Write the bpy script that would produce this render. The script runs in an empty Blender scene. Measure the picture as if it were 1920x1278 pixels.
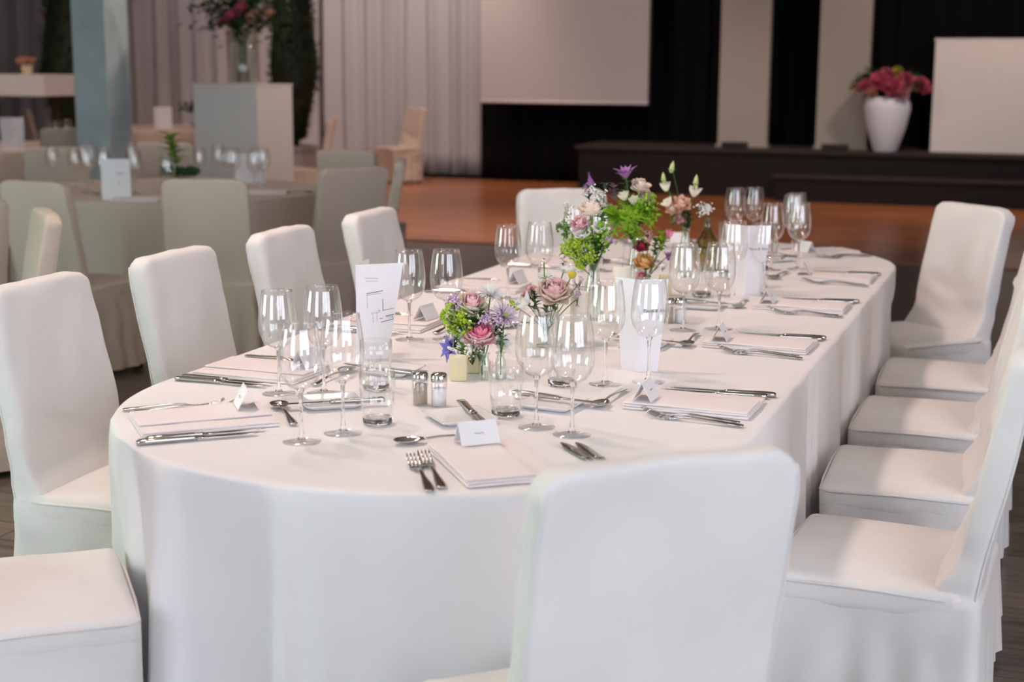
import bpy, bmesh, math, random
from mathutils import Vector, Matrix, noise

S = bpy.context.scene
C = S.collection
PI = math.pi
R = math.radians

# ------------------------------------------------------------------ camera
F_PX, PITCH, ROLL, YAW = 2771.05, 0.18402, 0.005108, 0.350676
CAM = Vector((1.3376, -4.5972, 1.5412))
_fw = Vector((-math.sin(YAW) * math.cos(PITCH), math.cos(YAW) * math.cos(PITCH), -math.sin(PITCH)))
_r = Vector((math.cos(YAW), math.sin(YAW), 0))
_u = _r.cross(_fw)
_r2 = math.cos(ROLL) * _r + math.sin(ROLL) * _u
_u2 = -math.sin(ROLL) * _r + math.cos(ROLL) * _u
cam_d = bpy.data.cameras.new('camera')
cam = bpy.data.objects.new('camera', cam_d)
C.objects.link(cam)
cam.matrix_world = Matrix(((_r2.x, _u2.x, -_fw.x, CAM.x), (_r2.y, _u2.y, -_fw.y, CAM.y),
                           (_r2.z, _u2.z, -_fw.z, CAM.z), (0, 0, 0, 1)))
cam_d.sensor_width = 36
cam_d.lens = F_PX * 36 / 1920
cam_d.clip_end = 100
cam_d.dof.use_dof = True
cam_d.dof.focus_distance = 3.75
cam_d.dof.aperture_fstop = 3.0
S.camera = cam

# ------------------------------------------------------------------ world, exposure
w = bpy.data.worlds.new('world')
S.world = w
w.use_nodes = True
w.node_tree.nodes['Background'].inputs[0].default_value = (0.75, 0.85, 1.0, 1)
w.node_tree.nodes['Background'].inputs[1].default_value = 0.3
S.view_settings.view_transform = 'Standard'
S.view_settings.look = 'None'
S.view_settings.gamma = 1.0
S.view_settings.use_curve_mapping = False
S.view_settings.exposure = 0.0
try:
    S.cycles.transparent_max_bounces = 32
    S.cycles.max_bounces = 14
    S.cycles.transmission_bounces = 12
except Exception:
    pass
# daylight through the windows behind and beside the camera, warm spotlights in the ceiling
WIN_BACK, WIN_LEFT, WARM = 5.2, 30.0, 54.0
WARM_COL = (1.0, 0.75, 0.66)

# ------------------------------------------------------------------ materials
def mat(name, col, rough=0.6, metal=0.0, bump=0.0, bscale=200.0, var=0.0, vscale=8.0, spec=0.5,
        sheen=0.0, trans=0.0, ior=1.45, emit=None, estr=0.0, sub=0.0, weave=False):
    m = bpy.data.materials.new(name)
    m.use_nodes = True
    nt = m.node_tree
    b = nt.nodes['Principled BSDF']
    b.inputs['Base Color'].default_value = (*col, 1)
    b.inputs['Roughness'].default_value = rough
    b.inputs['Metallic'].default_value = metal
    b.inputs['Specular IOR Level'].default_value = spec
    b.inputs['Sheen Weight'].default_value = sheen
    b.inputs['Transmission Weight'].default_value = trans
    b.inputs['IOR'].default_value = ior
    if sub:
        b.inputs['Subsurface Weight'].default_value = sub
        b.inputs['Subsurface Radius'].default_value = (.01, .008, .005)
    if emit:
        b.inputs['Emission Color'].default_value = (*emit, 1)
        b.inputs['Emission Strength'].default_value = estr
    tc = nt.nodes.new('ShaderNodeTexCoord')
    if var > 0:
        n = nt.nodes.new('ShaderNodeTexNoise')
        n.inputs['Scale'].default_value = vscale
        n.inputs['Detail'].default_value = 4
        nt.links.new(tc.outputs['Object'], n.inputs['Vector'])
        rp = nt.nodes.new('ShaderNodeValToRGB')
        rp.color_ramp.elements[0].position = .3
        rp.color_ramp.elements[1].position = .7
        rp.color_ramp.elements[0].color = (*[max(0, c * (1 - var)) for c in col], 1)
        rp.color_ramp.elements[1].color = (*[min(1, c * (1 + var)) for c in col], 1)
        nt.links.new(n.outputs['Fac'], rp.inputs['Fac'])
        nt.links.new(rp.outputs['Color'], b.inputs['Base Color'])
    if bump > 0:
        bp = nt.nodes.new('ShaderNodeBump')
        bp.inputs['Strength'].default_value = bump
        bp.inputs['Distance'].default_value = 0.002
        n2 = nt.nodes.new('ShaderNodeTexNoise')
        n2.inputs['Scale'].default_value = bscale
        n2.inputs['Detail'].default_value = 3
        nt.links.new(tc.outputs['Object'], n2.inputs['Vector'])
        nt.links.new(n2.outputs['Fac'], bp.inputs['Height'])
        nt.links.new(bp.outputs['Normal'], b.inputs['Normal'])
    return m

def thin_glass(name, tint=(1, 1, 1), ior=1.5, refl=1.0):
    """thin-walled glass: straight transmission with Fresnel reflection"""
    m = bpy.data.materials.new(name)
    m.use_nodes = True
    nt = m.node_tree
    nt.nodes.clear()
    o = nt.nodes.new('ShaderNodeOutputMaterial')
    mx = nt.nodes.new('ShaderNodeMixShader')
    tr = nt.nodes.new('ShaderNodeBsdfTransparent')
    gl = nt.nodes.new('ShaderNodeBsdfGlossy')
    lw = nt.nodes.new('ShaderNodeLayerWeight')
    lw.inputs['Blend'].default_value = 0.5
    pw = nt.nodes.new('ShaderNodeMath')
    pw.operation = 'POWER'
    pw.inputs[1].default_value = 3.2
    fr = nt.nodes.new('ShaderNodeMapRange')
    fr.inputs['To Min'].default_value = 0.07
    fr.inputs['To Max'].default_value = 0.85
    nt.links.new(lw.outputs['Facing'], pw.inputs[0])
    nt.links.new(pw.outputs[0], fr.inputs['Value'])
    tr.inputs['Color'].default_value = (*tint, 1)
    gl.inputs['Roughness'].default_value = 0.02
    gl.inputs['Color'].default_value = (refl, refl, refl, 1)
    nt.links.new(fr.outputs[0], mx.inputs[0])
    nt.links.new(tr.outputs[0], mx.inputs[1])
    nt.links.new(gl.outputs[0], mx.inputs[2])
    nt.links.new(mx.outputs[0], o.inputs[0])
    return m

def floor_wood(name, c1, c2, scale, rough, brick=(1.2, .09)):
    m = mat(name, c1, rough, bump=.05, bscale=30)
    nt = m.node_tree
    b = nt.nodes['Principled BSDF']
    tc = nt.nodes.new('ShaderNodeTexCoord')
    mp = nt.nodes.new('ShaderNodeMapping')
    mp.inputs['Scale'].default_value = (1, 9, 1)
    n = nt.nodes.new('ShaderNodeTexNoise')
    n.inputs['Scale'].default_value = scale
    n.inputs['Detail'].default_value = 6
    br = nt.nodes.new('ShaderNodeTexBrick')
    br.inputs['Scale'].default_value = 1
    br.inputs['Brick Width'].default_value = brick[0]
    br.inputs['Row Height'].default_value = brick[1]
    br.inputs['Mortar Size'].default_value = .002
    br.inputs['Color1'].default_value = (.85, .85, .85, 1)
    br.inputs['Color2'].default_value = (1.1, 1.1, 1.1, 1)
    br.inputs['Mortar'].default_value = (.5, .5, .5, 1)
    rp = nt.nodes.new('ShaderNodeValToRGB')
    rp.color_ramp.elements[0].position = .35
    rp.color_ramp.elements[1].position = .68
    rp.color_ramp.elements[0].color = (*c1, 1)
    rp.color_ramp.elements[1].color = (*c2, 1)
    mx = nt.nodes.new('ShaderNodeMix')
    mx.data_type = 'RGBA'
    mx.blend_type = 'MULTIPLY'
    mx.inputs[0].default_value = 1
    nt.links.new(tc.outputs['Object'], mp.inputs['Vector'])
    nt.links.new(mp.outputs[0], n.inputs['Vector'])
    nt.links.new(tc.outputs['Object'], br.inputs['Vector'])
    nt.links.new(n.outputs['Fac'], rp.inputs['Fac'])
    nt.links.new(rp.outputs[0], mx.inputs[6])
    nt.links.new(br.outputs['Color'], mx.inputs[7])
    nt.links.new(mx.outputs[2], b.inputs['Base Color'])
    return m

M = {}
M['cloth'] = mat('white_table_linen', (.86, .845, .85), .85, bump=.25, bscale=900, sheen=.15, var=.015, vscale=5)
M['cover'] = mat('offwhite_chair_fabric', (.78, .755, .73), .9, bump=.35, bscale=700, sheen=.2, var=.03, vscale=7)
M['napkin'] = mat('pale_blush_napkin', (.87, .80, .79), .9, bump=.3, bscale=900, sheen=.15)
M['paper'] = mat('white_card_paper', (.88, .87, .89), .7)
M['ink'] = mat('grey_ink', (.16, .16, .19), .8)
M['inkpale'] = mat('pale_ink', (.42, .41, .45), .8)
M['steel'] = mat('polished_cutlery_steel', (.62, .60, .58), .12, metal=1.0)
M['china'] = mat('white_glazed_china', (.85, .85, .85), .15)
M['glass'] = thin_glass('clear_thin_glass')
M['solidglass'] = mat('clear_solid_glass', (1, 1, 1), 0.0, trans=1.0, ior=1.45)
M['vaseglass'] = thin_glass('vase_glass', (.93, .96, .93))
M['amberglass'] = thin_glass('olive_vase_glass', (.72, .66, .42))
M['creamvase'] = mat('cream_wax_votive', (.75, .66, .42), .5, sub=.2)
M['candle'] = mat('ivory_candle_wax', (.88, .85, .74), .45, sub=.3)
M['wick'] = mat('wick', (.05, .04, .03), .9)
M['salt'] = mat('salt_grains', (.93, .93, .94), .9, bump=.3, bscale=1200)
M['pepper'] = mat('pepper_grains', (.45, .36, .27), .9, bump=.4, bscale=900, var=.5, vscale=900)
M['wood_leg'] = mat('dark_chair_leg', (.03, .022, .017), .5)
M['tabletop'] = mat('plywood_table_board', (.45, .33, .2), .6, var=.1)
M['iron'] = mat('grey_table_leg', (.2, .2, .2), .4, metal=1)
M['plank'] = floor_wood('grey_brown_floor_board', (.085, .065, .05), (.20, .165, .135), 3.0, .28, (9, 9))
M['plank2'] = floor_wood('grey_brown_floor_board_light', (.12, .095, .075), (.24, .20, .165), 3.0, .28, (9, 9))
M['joint'] = mat('floor_joint', (.03, .024, .02), .7)
M['floor'] = floor_wood('dark_hall_floor', (.07, .05, .038), (.13, .10, .08), 2.0, .3, (1.2, .2))
M['dance'] = floor_wood('red_brown_parquet', (.40, .15, .055), (.52, .20, .08), 1.2, .27, (1.0, .08))
M['wall'] = mat('hall_wall_paint', (.42, .36, .31), .9, bump=.1, bscale=60)
M['ceil'] = mat('hall_ceiling_paint', (.62, .57, .52), .9)
M['curtain'] = mat('taupe_voile_curtain', (.49, .49, .52), .95, bump=.2, bscale=300, sheen=.1)
M['black'] = mat('black_stage_drape', (.006, .006, .007), .95, spec=.1)
M['screen'] = mat('projection_screen_fabric', (.49, .48, .475), .9)
M['whitepaint'] = mat('white_painted_board', (.84, .82, .78), .6)
M['slat'] = mat('ivory_banner_fabric', (.38, .355, .315), .9)
M['stage'] = mat('black_stage_skirt', (.007, .005, .0045), .8)
M['stagetop'] = mat('dark_stage_carpet', (.042, .032, .026), .9, bump=.3, bscale=200)
M['concrete'] = mat('grey_green_concrete', (.56, .69, .70), .8, bump=.3, bscale=25, var=.12, vscale=4)
M['pot'] = mat('grey_planter', (.40, .38, .38), .7)
M['vasewhite'] = mat('matt_white_ceramic', (.76, .83, .92), .45)
M['blackmetal'] = mat('black_lamp_metal', (.01, .01, .01), .5)
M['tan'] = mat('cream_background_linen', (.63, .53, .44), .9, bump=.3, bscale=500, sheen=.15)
M['treeleaf'] = mat('dark_conifer_leaf', (.018, .032, .013), .6, var=.5, vscale=9)
M['bark'] = mat('tree_bark', (.05, .035, .022), .9)
M['stem'] = mat('green_stem', (.06, .16, .03), .55)
M['stemdk'] = mat('dark_green_stem', (.025, .07, .02), .55)
M['leaf'] = mat('mid_green_leaf', (.10, .24, .04), .5, var=.25, vscale=40)
M['leafdk'] = mat('deep_green_leaf', (.03, .085, .03), .45, var=.25, vscale=40)
M['lime'] = mat('lime_green_floret', (.36, .52, .03), .6, var=.35, vscale=60)
M['fern'] = mat('bright_fern_green', (.25, .47, .02), .55, var=.3, vscale=60)
M['purpleleaf'] = mat('purple_grey_leaf', (.16, .10, .15), .55)
M['pink'] = mat('rose_pink_petal', (.90, .29, .42), .55, sub=.15)
M['pinkpale'] = mat('pale_pink_petal', (.94, .64, .66), .55, sub=.15)
M['blush'] = mat('blush_cream_petal', (.93, .79, .69), .55, sub=.15)
M['cream'] = mat('cream_petal', (.90, .87, .70), .55, sub=.15)
M['white'] = mat('white_petal', (.93, .92, .89), .55, sub=.15)
M['lilacw'] = mat('lilac_white_petal', (.78, .66, .76), .55, sub=.15)
M['lilac'] = mat('lilac_floret', (.62, .44, .60), .6, var=.25, vscale=90)
M['blue'] = mat('violet_blue_petal', (.24, .20, .62), .5)
M['purple'] = mat('purple_petal', (.33, .14, .38), .5)
M['peach'] = mat('peach_petal', (.93, .62, .48), .55, sub=.15)
M['orange'] = mat('apricot_petal', (.94, .62, .27), .55, sub=.15)
M['red'] = mat('dark_red_petal', (.42, .04, .09), .55)
M['dusty'] = mat('dusty_pink_petal', (.62, .30, .30), .55)
M['yellow'] = mat('yellow_button_flower', (.62, .52, .05), .8, bump=.8, bscale=400)
M['bud'] = mat('green_white_bud', (.50, .62, .25), .5)
M['flpink'] = mat('background_pink_petal', (.62, .13, .20), .6, var=.3, vscale=12)
M['flpeach'] = mat('background_peach_petal', (.72, .42, .28), .6)

# ------------------------------------------------------------------ mesh helpers
def mesh(name, v, f, smooth=True):
    me = bpy.data.meshes.new(name)
    me.from_pydata([tuple(p) for p in v], [], f)
    me.update()
    if smooth:
        me.polygons.foreach_set('use_smooth', [True] * len(me.polygons))
    return me

def obj(name, me, m=None, parent=None, loc=None, rot=None, scale=None):
    o = bpy.data.objects.new(name, me)
    C.objects.link(o)
    if m is not None:
        if len(me.materials) == 0:
            me.materials.append(m)
        elif me.materials[0] != m:
            o.material_slots[0].link = 'OBJECT'
            o.material_slots[0].material = m
    if parent is not None:
        o.parent = parent
    if loc is not None:
        o.location = loc
    if rot is not None:
        o.rotation_euler = rot
    if scale is not None:
        o.scale = scale if hasattr(scale, '__len__') else (scale,) * 3
    return o

def tag(o, label, cat, group=None):
    o['label'] = label
    o['category'] = cat
    if group:
        o['group'] = group
    return o

def thing(name, label, cat, loc=(0, 0, 0), rz=0.0, group=None):
    o = bpy.data.objects.new(name, None)
    o.empty_display_size = .05
    C.objects.link(o)
    o.location = loc
    o.rotation_euler = (0, 0, rz)
    return tag(o, label, cat, group)

def struct(o):
    o['kind'] = 'structure'
    return o

def copy_tree(o, parent=None):
    c = o.copy()
    C.objects.link(c)
    c.parent = parent
    for ch in list(o.children):
        copy_tree(ch, c)
    return c

class MB:
    """collects simple shapes into one mesh"""
    def __init__(self):
        self.v, self.f = [], []
    def add(self, v, f, mtx=None):
        n = len(self.v)
        self.v += [mtx @ Vector(p) for p in v] if mtx else [Vector(p) for p in v]
        self.f += [tuple(i + n for i in q) for q in f]
        return self
    def box(self, x0, x1, y0, y1, z0, z1):
        v = [(x, y, z) for z in (z0, z1) for y in (y0, y1) for x in (x0, x1)]
        f = [(0, 2, 3, 1), (4, 5, 7, 6), (0, 1, 5, 4), (2, 6, 7, 3), (0, 4, 6, 2), (1, 3, 7, 5)]
        return self.add(v, f)
    def tube(self, pts, rad, seg=8, cap=True):
        v, f = tube_vf(pts, rad, seg, cap)
        return self.add(v, f)
    def lathe(self, prof, seg=24, mtx=None):
        v, f = lathe_vf(prof, seg)
        return self.add(v, f, mtx)
    def mesh(self, name, smooth=True):
        return mesh(name, self.v, self.f, smooth)

def tube_vf(pts, rad, seg=8, cap=True):
    pts = [Vector(p) for p in pts]
    n = len(pts)
    rad = rad if hasattr(rad, '__len__') else [rad] * n
    v, f = [], []
    nrm = None
    for i, p in enumerate(pts):
        t = (pts[min(i + 1, n - 1)] - pts[max(i - 1, 0)]).normalized()
        if nrm is None:
            a = Vector((0, 0, 1)) if abs(t.z) < .9 else Vector((1, 0, 0))
            nrm = t.cross(a).normalized()
        else:
            nrm = (nrm - t * nrm.dot(t)).normalized()
        b = t.cross(nrm)
        for k in range(seg):
            a = 2 * PI * k / seg
            v.append(p + rad[i] * (math.cos(a) * nrm + math.sin(a) * b))
    for i in range(n - 1):
        for k in range(seg):
            k2 = (k + 1) % seg
            f.append((i * seg + k, i * seg + k2, (i + 1) * seg + k2, (i + 1) * seg + k))
    if cap:
        f.append(tuple(range(seg - 1, -1, -1)))
        f.append(tuple((n - 1) * seg + k for k in range(seg)))
    return v, f

def lathe_vf(prof, seg=24):
    v, f = [], []
    idx = []
    for r, z in prof:
        if r < 1e-6:
            idx.append([len(v)])
            v.append((0, 0, z))
        else:
            idx.append(list(range(len(v), len(v) + seg)))
            v += [(r * math.cos(2 * PI * k / seg), r * math.sin(2 * PI * k / seg), z) for k in range(seg)]
    for a, b in zip(idx[:-1], idx[1:]):
        for k in range(seg):
            k2 = (k + 1) % seg
            if len(a) == 1 and len(b) == 1:
                continue
            if len(a) == 1:
                f.append((a[0], b[k2], b[k]))
            elif len(b) == 1:
                f.append((a[k], a[k2], b[0]))
            else:
                f.append((a[k], a[k2], b[k2], b[k]))
    return v, f

def rbox_vf(hx, hy, hz, r, nx=8, ny=4, nz=8, fn=None):
    """rounded box with gridded faces; fn deforms a point"""
    seen, v, f = {}, [], []
    def vid(p):
        k = tuple(round(c, 6) for c in p)
        if k not in seen:
            q = Vector((max(-hx + r, min(hx - r, p[0])), max(-hy + r, min(hy - r, p[1])), max(-hz + r, min(hz - r, p[2]))))
            d = Vector(p) - q
            if d.length > 1e-9:
                q = q + d.normalized() * r
            seen[k] = len(v)
            v.append(fn(q) if fn else q)
        return seen[k]
    def ticks(h, n):
        inner = [-h + r + (2 * h - 2 * r) * i / max(1, n) for i in range(n + 1)]
        return [-h, -h + r * .4] + inner + [h - r * .4, h]
    X, Y, Z = ticks(hx, nx), ticks(hy, ny), ticks(hz, nz)
    def face(A, B, mk, flip):
        for i in range(len(A) - 1):
            for j in range(len(B) - 1):
                q = [vid(mk(A[i], B[j])), vid(mk(A[i + 1], B[j])), vid(mk(A[i + 1], B[j + 1])), vid(mk(A[i], B[j + 1]))]
                if flip:
                    q.reverse()
                if len(set(q)) >= 3:
                    f.append(tuple(dict.fromkeys(q)))
    face(X, Y, lambda a, b: (a, b, -hz), True)
    face(X, Y, lambda a, b: (a, b, hz), False)
    face(X, Z, lambda a, b: (a, -hy, b), False)
    face(X, Z, lambda a, b: (a, hy, b), True)
    face(Y, Z, lambda a, b: (-hx, a, b), True)
    face(Y, Z, lambda a, b: (hx, a, b), False)
    return v, f

def box_obj(name, x0, x1, y0, y1, z0, z1, m, parent=None):
    return obj(name, MB().box(x0, x1, y0, y1, z0, z1).mesh(name, False), m, parent)

def nz(x, y, z):
    return noise.noise(Vector((x, y, z)))

def sstep(a, b, x):
    t = max(0.0, min(1.0, (x - a) / (b - a)))
    return t * t * (3 - 2 * t)

# ------------------------------------------------------------------ the hall
XL, XR, YF, YB, ZC = -16.0, 7.0, -9.0, 15.4, 4.8
fl = struct(box_obj('floor', XL, XR, YF, YB, -.12, 0.0, M['floor']))
struct(box_obj('ceiling', XL, XR, YF, YB, ZC, ZC + .1, M['ceil']))
struct(box_obj('wall_left', XL - .2, XL, YF, YB, 0, ZC, M['wall']))
struct(box_obj('wall_right', XR, XR + .2, YF, YB, 0, ZC, M['wall']))
struct(box_obj('wall_back', XL, XR, YB, YB + .2, 0, ZC, M['wall']))
struct(box_obj('wall_front', XL, XR, YF - .2, YF, 0, ZC, M['wall']))
struct(box_obj('floor', -13.0, XR - .01, 7.45, 14.3, 0.0005, 0.012, M['dance']))   # sunken-tone dance parquet
# near floor boards, one by one
rnd = random.Random(5)
plank_meshes = {}
edges = [-3.6]
cyc = [.16, .26, .15, .28, .2]
k = 0
anch = [-.648, -.367, -.218, .041, .207]
ys = [-.648]
while ys[0] > -2.6:
    ys.insert(0, ys[0] - cyc[k % 5]); k += 1
ys += anch[1:]
while ys[-1] < 3.2:
    ys.append(ys[-1] + cyc[k % 5]); k += 1
for i in range(len(ys) - 1):
    x = -4.2 + rnd.uniform(-.6, .2)
    while x < 2.6:
        L = rnd.choice((1.2, 1.5, 1.8))
        wdt = round(ys[i + 1] - ys[i], 3)
        if x + L > -4.4:
            key = (L, wdt, rnd.randint(0, 1))
            if key not in plank_meshes:
                b = MB().box(.002, L - .002, .002, wdt - .002, 0, .006)
                plank_meshes[key] = b.mesh('plank', False)
                plank_meshes[key].materials.append(M['plank'] if key[2] else M['plank2'])
            obj('plank', plank_meshes[key], None, fl, (x, ys[i], .0005))
        x += L

# windows on the side behind the camera (the daylight of the room)
pane_back = mat('bright_window_pane_cool', (.8, .8, .8), .3, emit=(.80, .85, 1.0), estr=WIN_BACK)
pane_left = mat('bright_window_pane_green', (.8, .8, .8), .3, emit=(.76, 1.0, .90), estr=WIN_LEFT)
def window(idx, wid, h, z0, pane, loc, rz):
    o = obj('window_%d' % idx, MB().box(-wid / 2 - .08, -wid / 2, -.06, .06, z0 - .08, z0 + h + .08)
            .box(wid / 2, wid / 2 + .08, -.06, .06, z0 - .08, z0 + h + .08)
            .box(-wid / 2, wid / 2, -.06, .06, z0 - .08, z0).box(-wid / 2, wid / 2, -.06, .06, z0 + h, z0 + h + .08)
            .mesh('window_frame', False), M['whitepaint'], None, loc, (0, 0, rz))
    struct(o)
    obj('pane', MB().box(-wid / 2, wid / 2, -.02, .0, z0, z0 + h).mesh('pane', False), pane, o)
    obj('mullion', MB().box(-.025, .025, -.03, .03, z0, z0 + h).mesh('mullion', False), M['whitepaint'], o)
    obj('transom', MB().box(-wid / 2, wid / 2, -.03, .03, z0 + h * .68, z0 + h * .68 + .05).mesh('transom', False), M['whitepaint'], o)
n = 1
for x in (-1.4, 5.2):
    window(n, 2.6, 3.4, .7, pane_back, (x, YF + .07, 0), PI); n += 1
for y in (-7.3, -4.4):
    window(n, 2.4, 3.4, .7, pane_back, (XR - .07, y, 0), -PI / 2); n += 1
for y in (-6.6, -4.6):
    window(n, .65, 2.8, .7, pane_left, (-7.93, y, 0), PI / 2 * -1); n += 1
# partition wall that carries the side windows
struct(box_obj('wall_partition', -8.2, -8.0, YF, -3.2, 0, ZC, M['wall']))

# ceiling spotlights, with added fill spots for the pedestal and the pale curtain
def spot(loc, target, energy, size, blend, label, rad=.06):
    t = thing('ceiling_spotlight', label, 'spotlight', (loc[0], loc[1], loc[2]))
    d = (Vector(target) - Vector(loc)).normalized()
    q = d.to_track_quat('-Z', 'Y').to_euler()
    b = MB().lathe([(0, .02), (.07, .02), (.09, .14), (.085, .16), (0, .16)], 20)
    h = obj('housing', b.mesh('housing'), M['blackmetal'], t)
    h.rotation_euler = q
    obj('bracket', MB().tube([(0, 0, .1), (0, 0, max(.12, ZC - loc[2]))], .012).mesh('bracket'), M['blackmetal'], t)
    ld = bpy.data.lights.new('spot', 'SPOT')
    ld.energy = energy
    ld.color = WARM_COL
    ld.spot_size = size
    ld.spot_blend = blend
    ld.shadow_soft_size = rad
    lo = bpy.data.objects.new('lamp', ld)
    C.objects.link(lo)
    lo.parent = t
    lo.rotation_euler = q
SPOTS = [
    ((-1.9, -1.2, 4.35), (.2, -1.0, .75), 1.0, 'warm ceiling spotlight above the near end of the long table'),
    ((-1.9, .2, 4.35), (.1, -.1, .75), .95, 'warm ceiling spotlight above the middle of the long table'),
    ((-1.9, 1.9, 4.35), (-.2, 1.1, .75), .27, 'warm ceiling spotlight above the far end of the long table'),
    ((2.8, -1.2, 4.35), (.9, -1.0, .6), .25, 'warm ceiling spotlight above the nearest right-hand chairs'),
    ((2.6, 1.0, 4.35), (.8, 1.0, .6), .22, 'warm ceiling spotlight above the farther right-hand chairs'),
    ((-4.8, 3.6, 4.35), (-4.2, 3.9, .75), .42, 'warm ceiling spotlight above the round table on the left'),
    ((-8.5, 6.0, 4.35), (-8.6, 7.2, .75), .8, 'warm ceiling spotlight above the far left round table'),
    ((-8.6, 9.8, 4.35), (-9.0, 11.0, .75), .8, 'warm ceiling spotlight above the table before the curtain'),
    ((-2.5, 8.2, 4.35), (-2.8, 10.2, 0), 1.9, 'warm ceiling spotlight above the dance floor'),
    ((-2.6, 7.6, 4.35), (-5.4, 7.3, 1.0), 1.3, 'added warm fill spot brightening the right side of the white pedestal'),  # fill lamp added to warm and brighten the pedestal's right face
    ((1.0, 10.2, 4.35), (.8, 13.3, 1.2), 1.5, 'warm ceiling spotlight aimed at the white stage board'),
    ((-4.5, 10.2, 4.35), (-5.0, 13.7, 1.9), 1.0, 'warm ceiling spotlight aimed at the projection screen'),
    ((-9.6, 12.2, 4.35), (-9.8, 14.5, 1.2), .6, 'warm ceiling spotlight aimed at the middle of the taupe curtain'),
    ((-6.4, 12.0, 4.35), (-7.1, 14.5, 1.0), 1.2, 'added warm fill spot brightening the pale curtain panel'),  # extra lamp, added because this curtain panel came out too dark
]
for loc, tg, e, lab in SPOTS:
    spot(loc, tg, WARM * e * 4, R(95), .7, lab, .22)

# ------------------------------------------------------------------ curtains and stage
def curtain(name, x0, x1, y, z0, z1, m, amp, wl, seed, label, cat='curtain', group=None):
    rn = random.Random(seed)
    nxs = int((x1 - x0) / .025)
    zs = [z0, z0 + .3, z0 + .8, (z0 + z1) / 2, z1]
    ph = [rn.uniform(0, 6.28) for _ in range(4)]
    v, f = [], []
    for side in (0, 1):
        for j, z in enumerate(zs):
            t = (z1 - z) / (z1 - z0)
            for i in range(nxs + 1):
                x = x0 + (x1 - x0) * i / nxs
                xx = x + .05 * nz(x * 1.3, seed, z * .4)
                d = amp * (math.sin(2 * PI * xx / wl + ph[0]) + .5 * math.sin(2 * PI * xx / (wl * .57) + ph[1])
                           + .6 * nz(x * 3, seed, z * .25)) * (.75 + .25 * t)
                v.append((x, y + d + side * .006, z))
    n1 = nxs + 1
    half = n1 * len(zs)
    for j in range(len(zs) - 1):
        for i in range(nxs):
            a = j * n1 + i
            f.append((a, a + 1, a + n1 + 1, a + n1))
            f.append((half + a, half + a + n1, half + a + n1 + 1, half + a + 1))
    for i in range(nxs):
        f.append((i, half + i, half + i + 1, i + 1))
    o = obj(name, mesh(name, v, f), m)
    return tag(o, label, cat, group)

G = 'taupe curtains along the back of the hall'
curtain('curtain', -16.0, -11.2, 14.62, .05, 4.7, M['curtain'], .055, .36, 1, 'taupe curtain behind the grey concrete column', group=G)
curtain('curtain', -11.2, -8.6, 14.62, .05, 4.7, M['curtain'], .055, .34, 2, 'taupe curtain behind the tall vase on the white pedestal', group=G)
curtain('curtain', -8.6, -5.97, 14.60, .05, 4.7, M['curtain'], .06, .32, 3, 'pale taupe curtain panel with deep folds beside the projection screen', group=G)
curtain('stage_drape', -6.02, 6.9, 14.3, .02, 4.7, M['black'], .04, .22, 4, 'black pleated drape hanging behind the stage', 'drape')
# stage platform
st = thing('stage_platform', 'low black stage with a dark carpeted top in front of the black drape', 'stage', (0, 0, 0))
obj('skirt', MB().box(-4.22, 6.8, 12.97, 14.15, 0, .54).mesh('skirt', False), M['stage'], st)
obj('stage_top', MB().box(-4.26, 6.8, 12.93, 14.15, .54, .58).mesh('stage_top', False), M['stagetop'], st)
sp = thing('stage_step', 'long black step along the front of the stage', 'step', (0, 0, 0))
obj('riser', MB().box(-1.72, 6.8, 12.60, 12.92, 0, .28).mesh('riser', False), M['stage'], sp)
obj('tread', MB().box(-1.75, 6.8, 12.57, 12.92, .28, .31).mesh('tread', False), M['stagetop'], sp)

# projection screen
sc = thing('projection_screen', 'large pale projection screen hanging in front of the black drape', 'screen', (0, 13.75, 0))
obj('screen_fabric', MB().box(-5.83, -3.56, -.01, .01, 1.09, 3.6).mesh('screen_fabric', False), M['screen'], sc)
obj('bottom_bar', MB().tube([(-5.83, 0, 1.08), (-3.56, 0, 1.08)], .018).mesh('bottom_bar'), M['whitepaint'], sc)
obj('border', MB().box(-3.56, -3.53, -.015, .015, 1.06, 3.6).mesh('border', False), M['blackmetal'], sc)
obj('roller_case', MB().box(-6.0, -3.5, -.07, .07, 3.6, 4.75).mesh('roller_case', False), M['whitepaint'], sc)

# two ivory banner columns with floor uplights
for i, (x0, x1, lab, lab2) in enumerate([
        (-2.585, -1.985, 'ivory stage column left of the second one, beside the projection screen', 'small black uplight at the foot of the left ivory column'),
        (-1.395, -.80, 'ivory stage column standing behind the white flower urn', 'small black uplight at the foot of the right ivory column')]):
    t = thing('stage_column', lab, 'column', ((x0 + x1) / 2, 13.5, .58), 0, 'ivory stage columns')
    h = (x1 - x0) / 2
    obj('banner', MB().box(-h, h, -.06, .06, .03, 3.6).mesh('banner', False), M['slat'], t)
    obj('foot_plate', MB().box(-h - .02, h + .02, -.09, .09, 0, .03).mesh('foot_plate', False), M['slat'], t)
    u = thing('uplight', lab2, 'uplight', ((x0 + x1) / 2 - .02, 13.12, .58), 0, 'stage uplights')
    obj('housing', MB().box(-.15, .15, -.07, .05, .015, .075).mesh('housing', False), M['blackmetal'], u)
    obj('foot', MB().box(-.13, .13, -.05, .03, 0, .015).mesh('foot', False), M['blackmetal'], u)
# white board on the stage
wb = thing('stage_board', 'broad plain white board standing on the stage at the right', 'board', (0, 13.42, .58))
obj('panel', MB().box(-.06, 2.6, -.04, .04, .0, 1.27).mesh('panel', False), M['whitepaint'], wb)
obj('top_edge', MB().box(-.07, 2.61, -.05, .05, 1.27, 1.295).mesh('top_edge', False), M['whitepaint'], wb)

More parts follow.
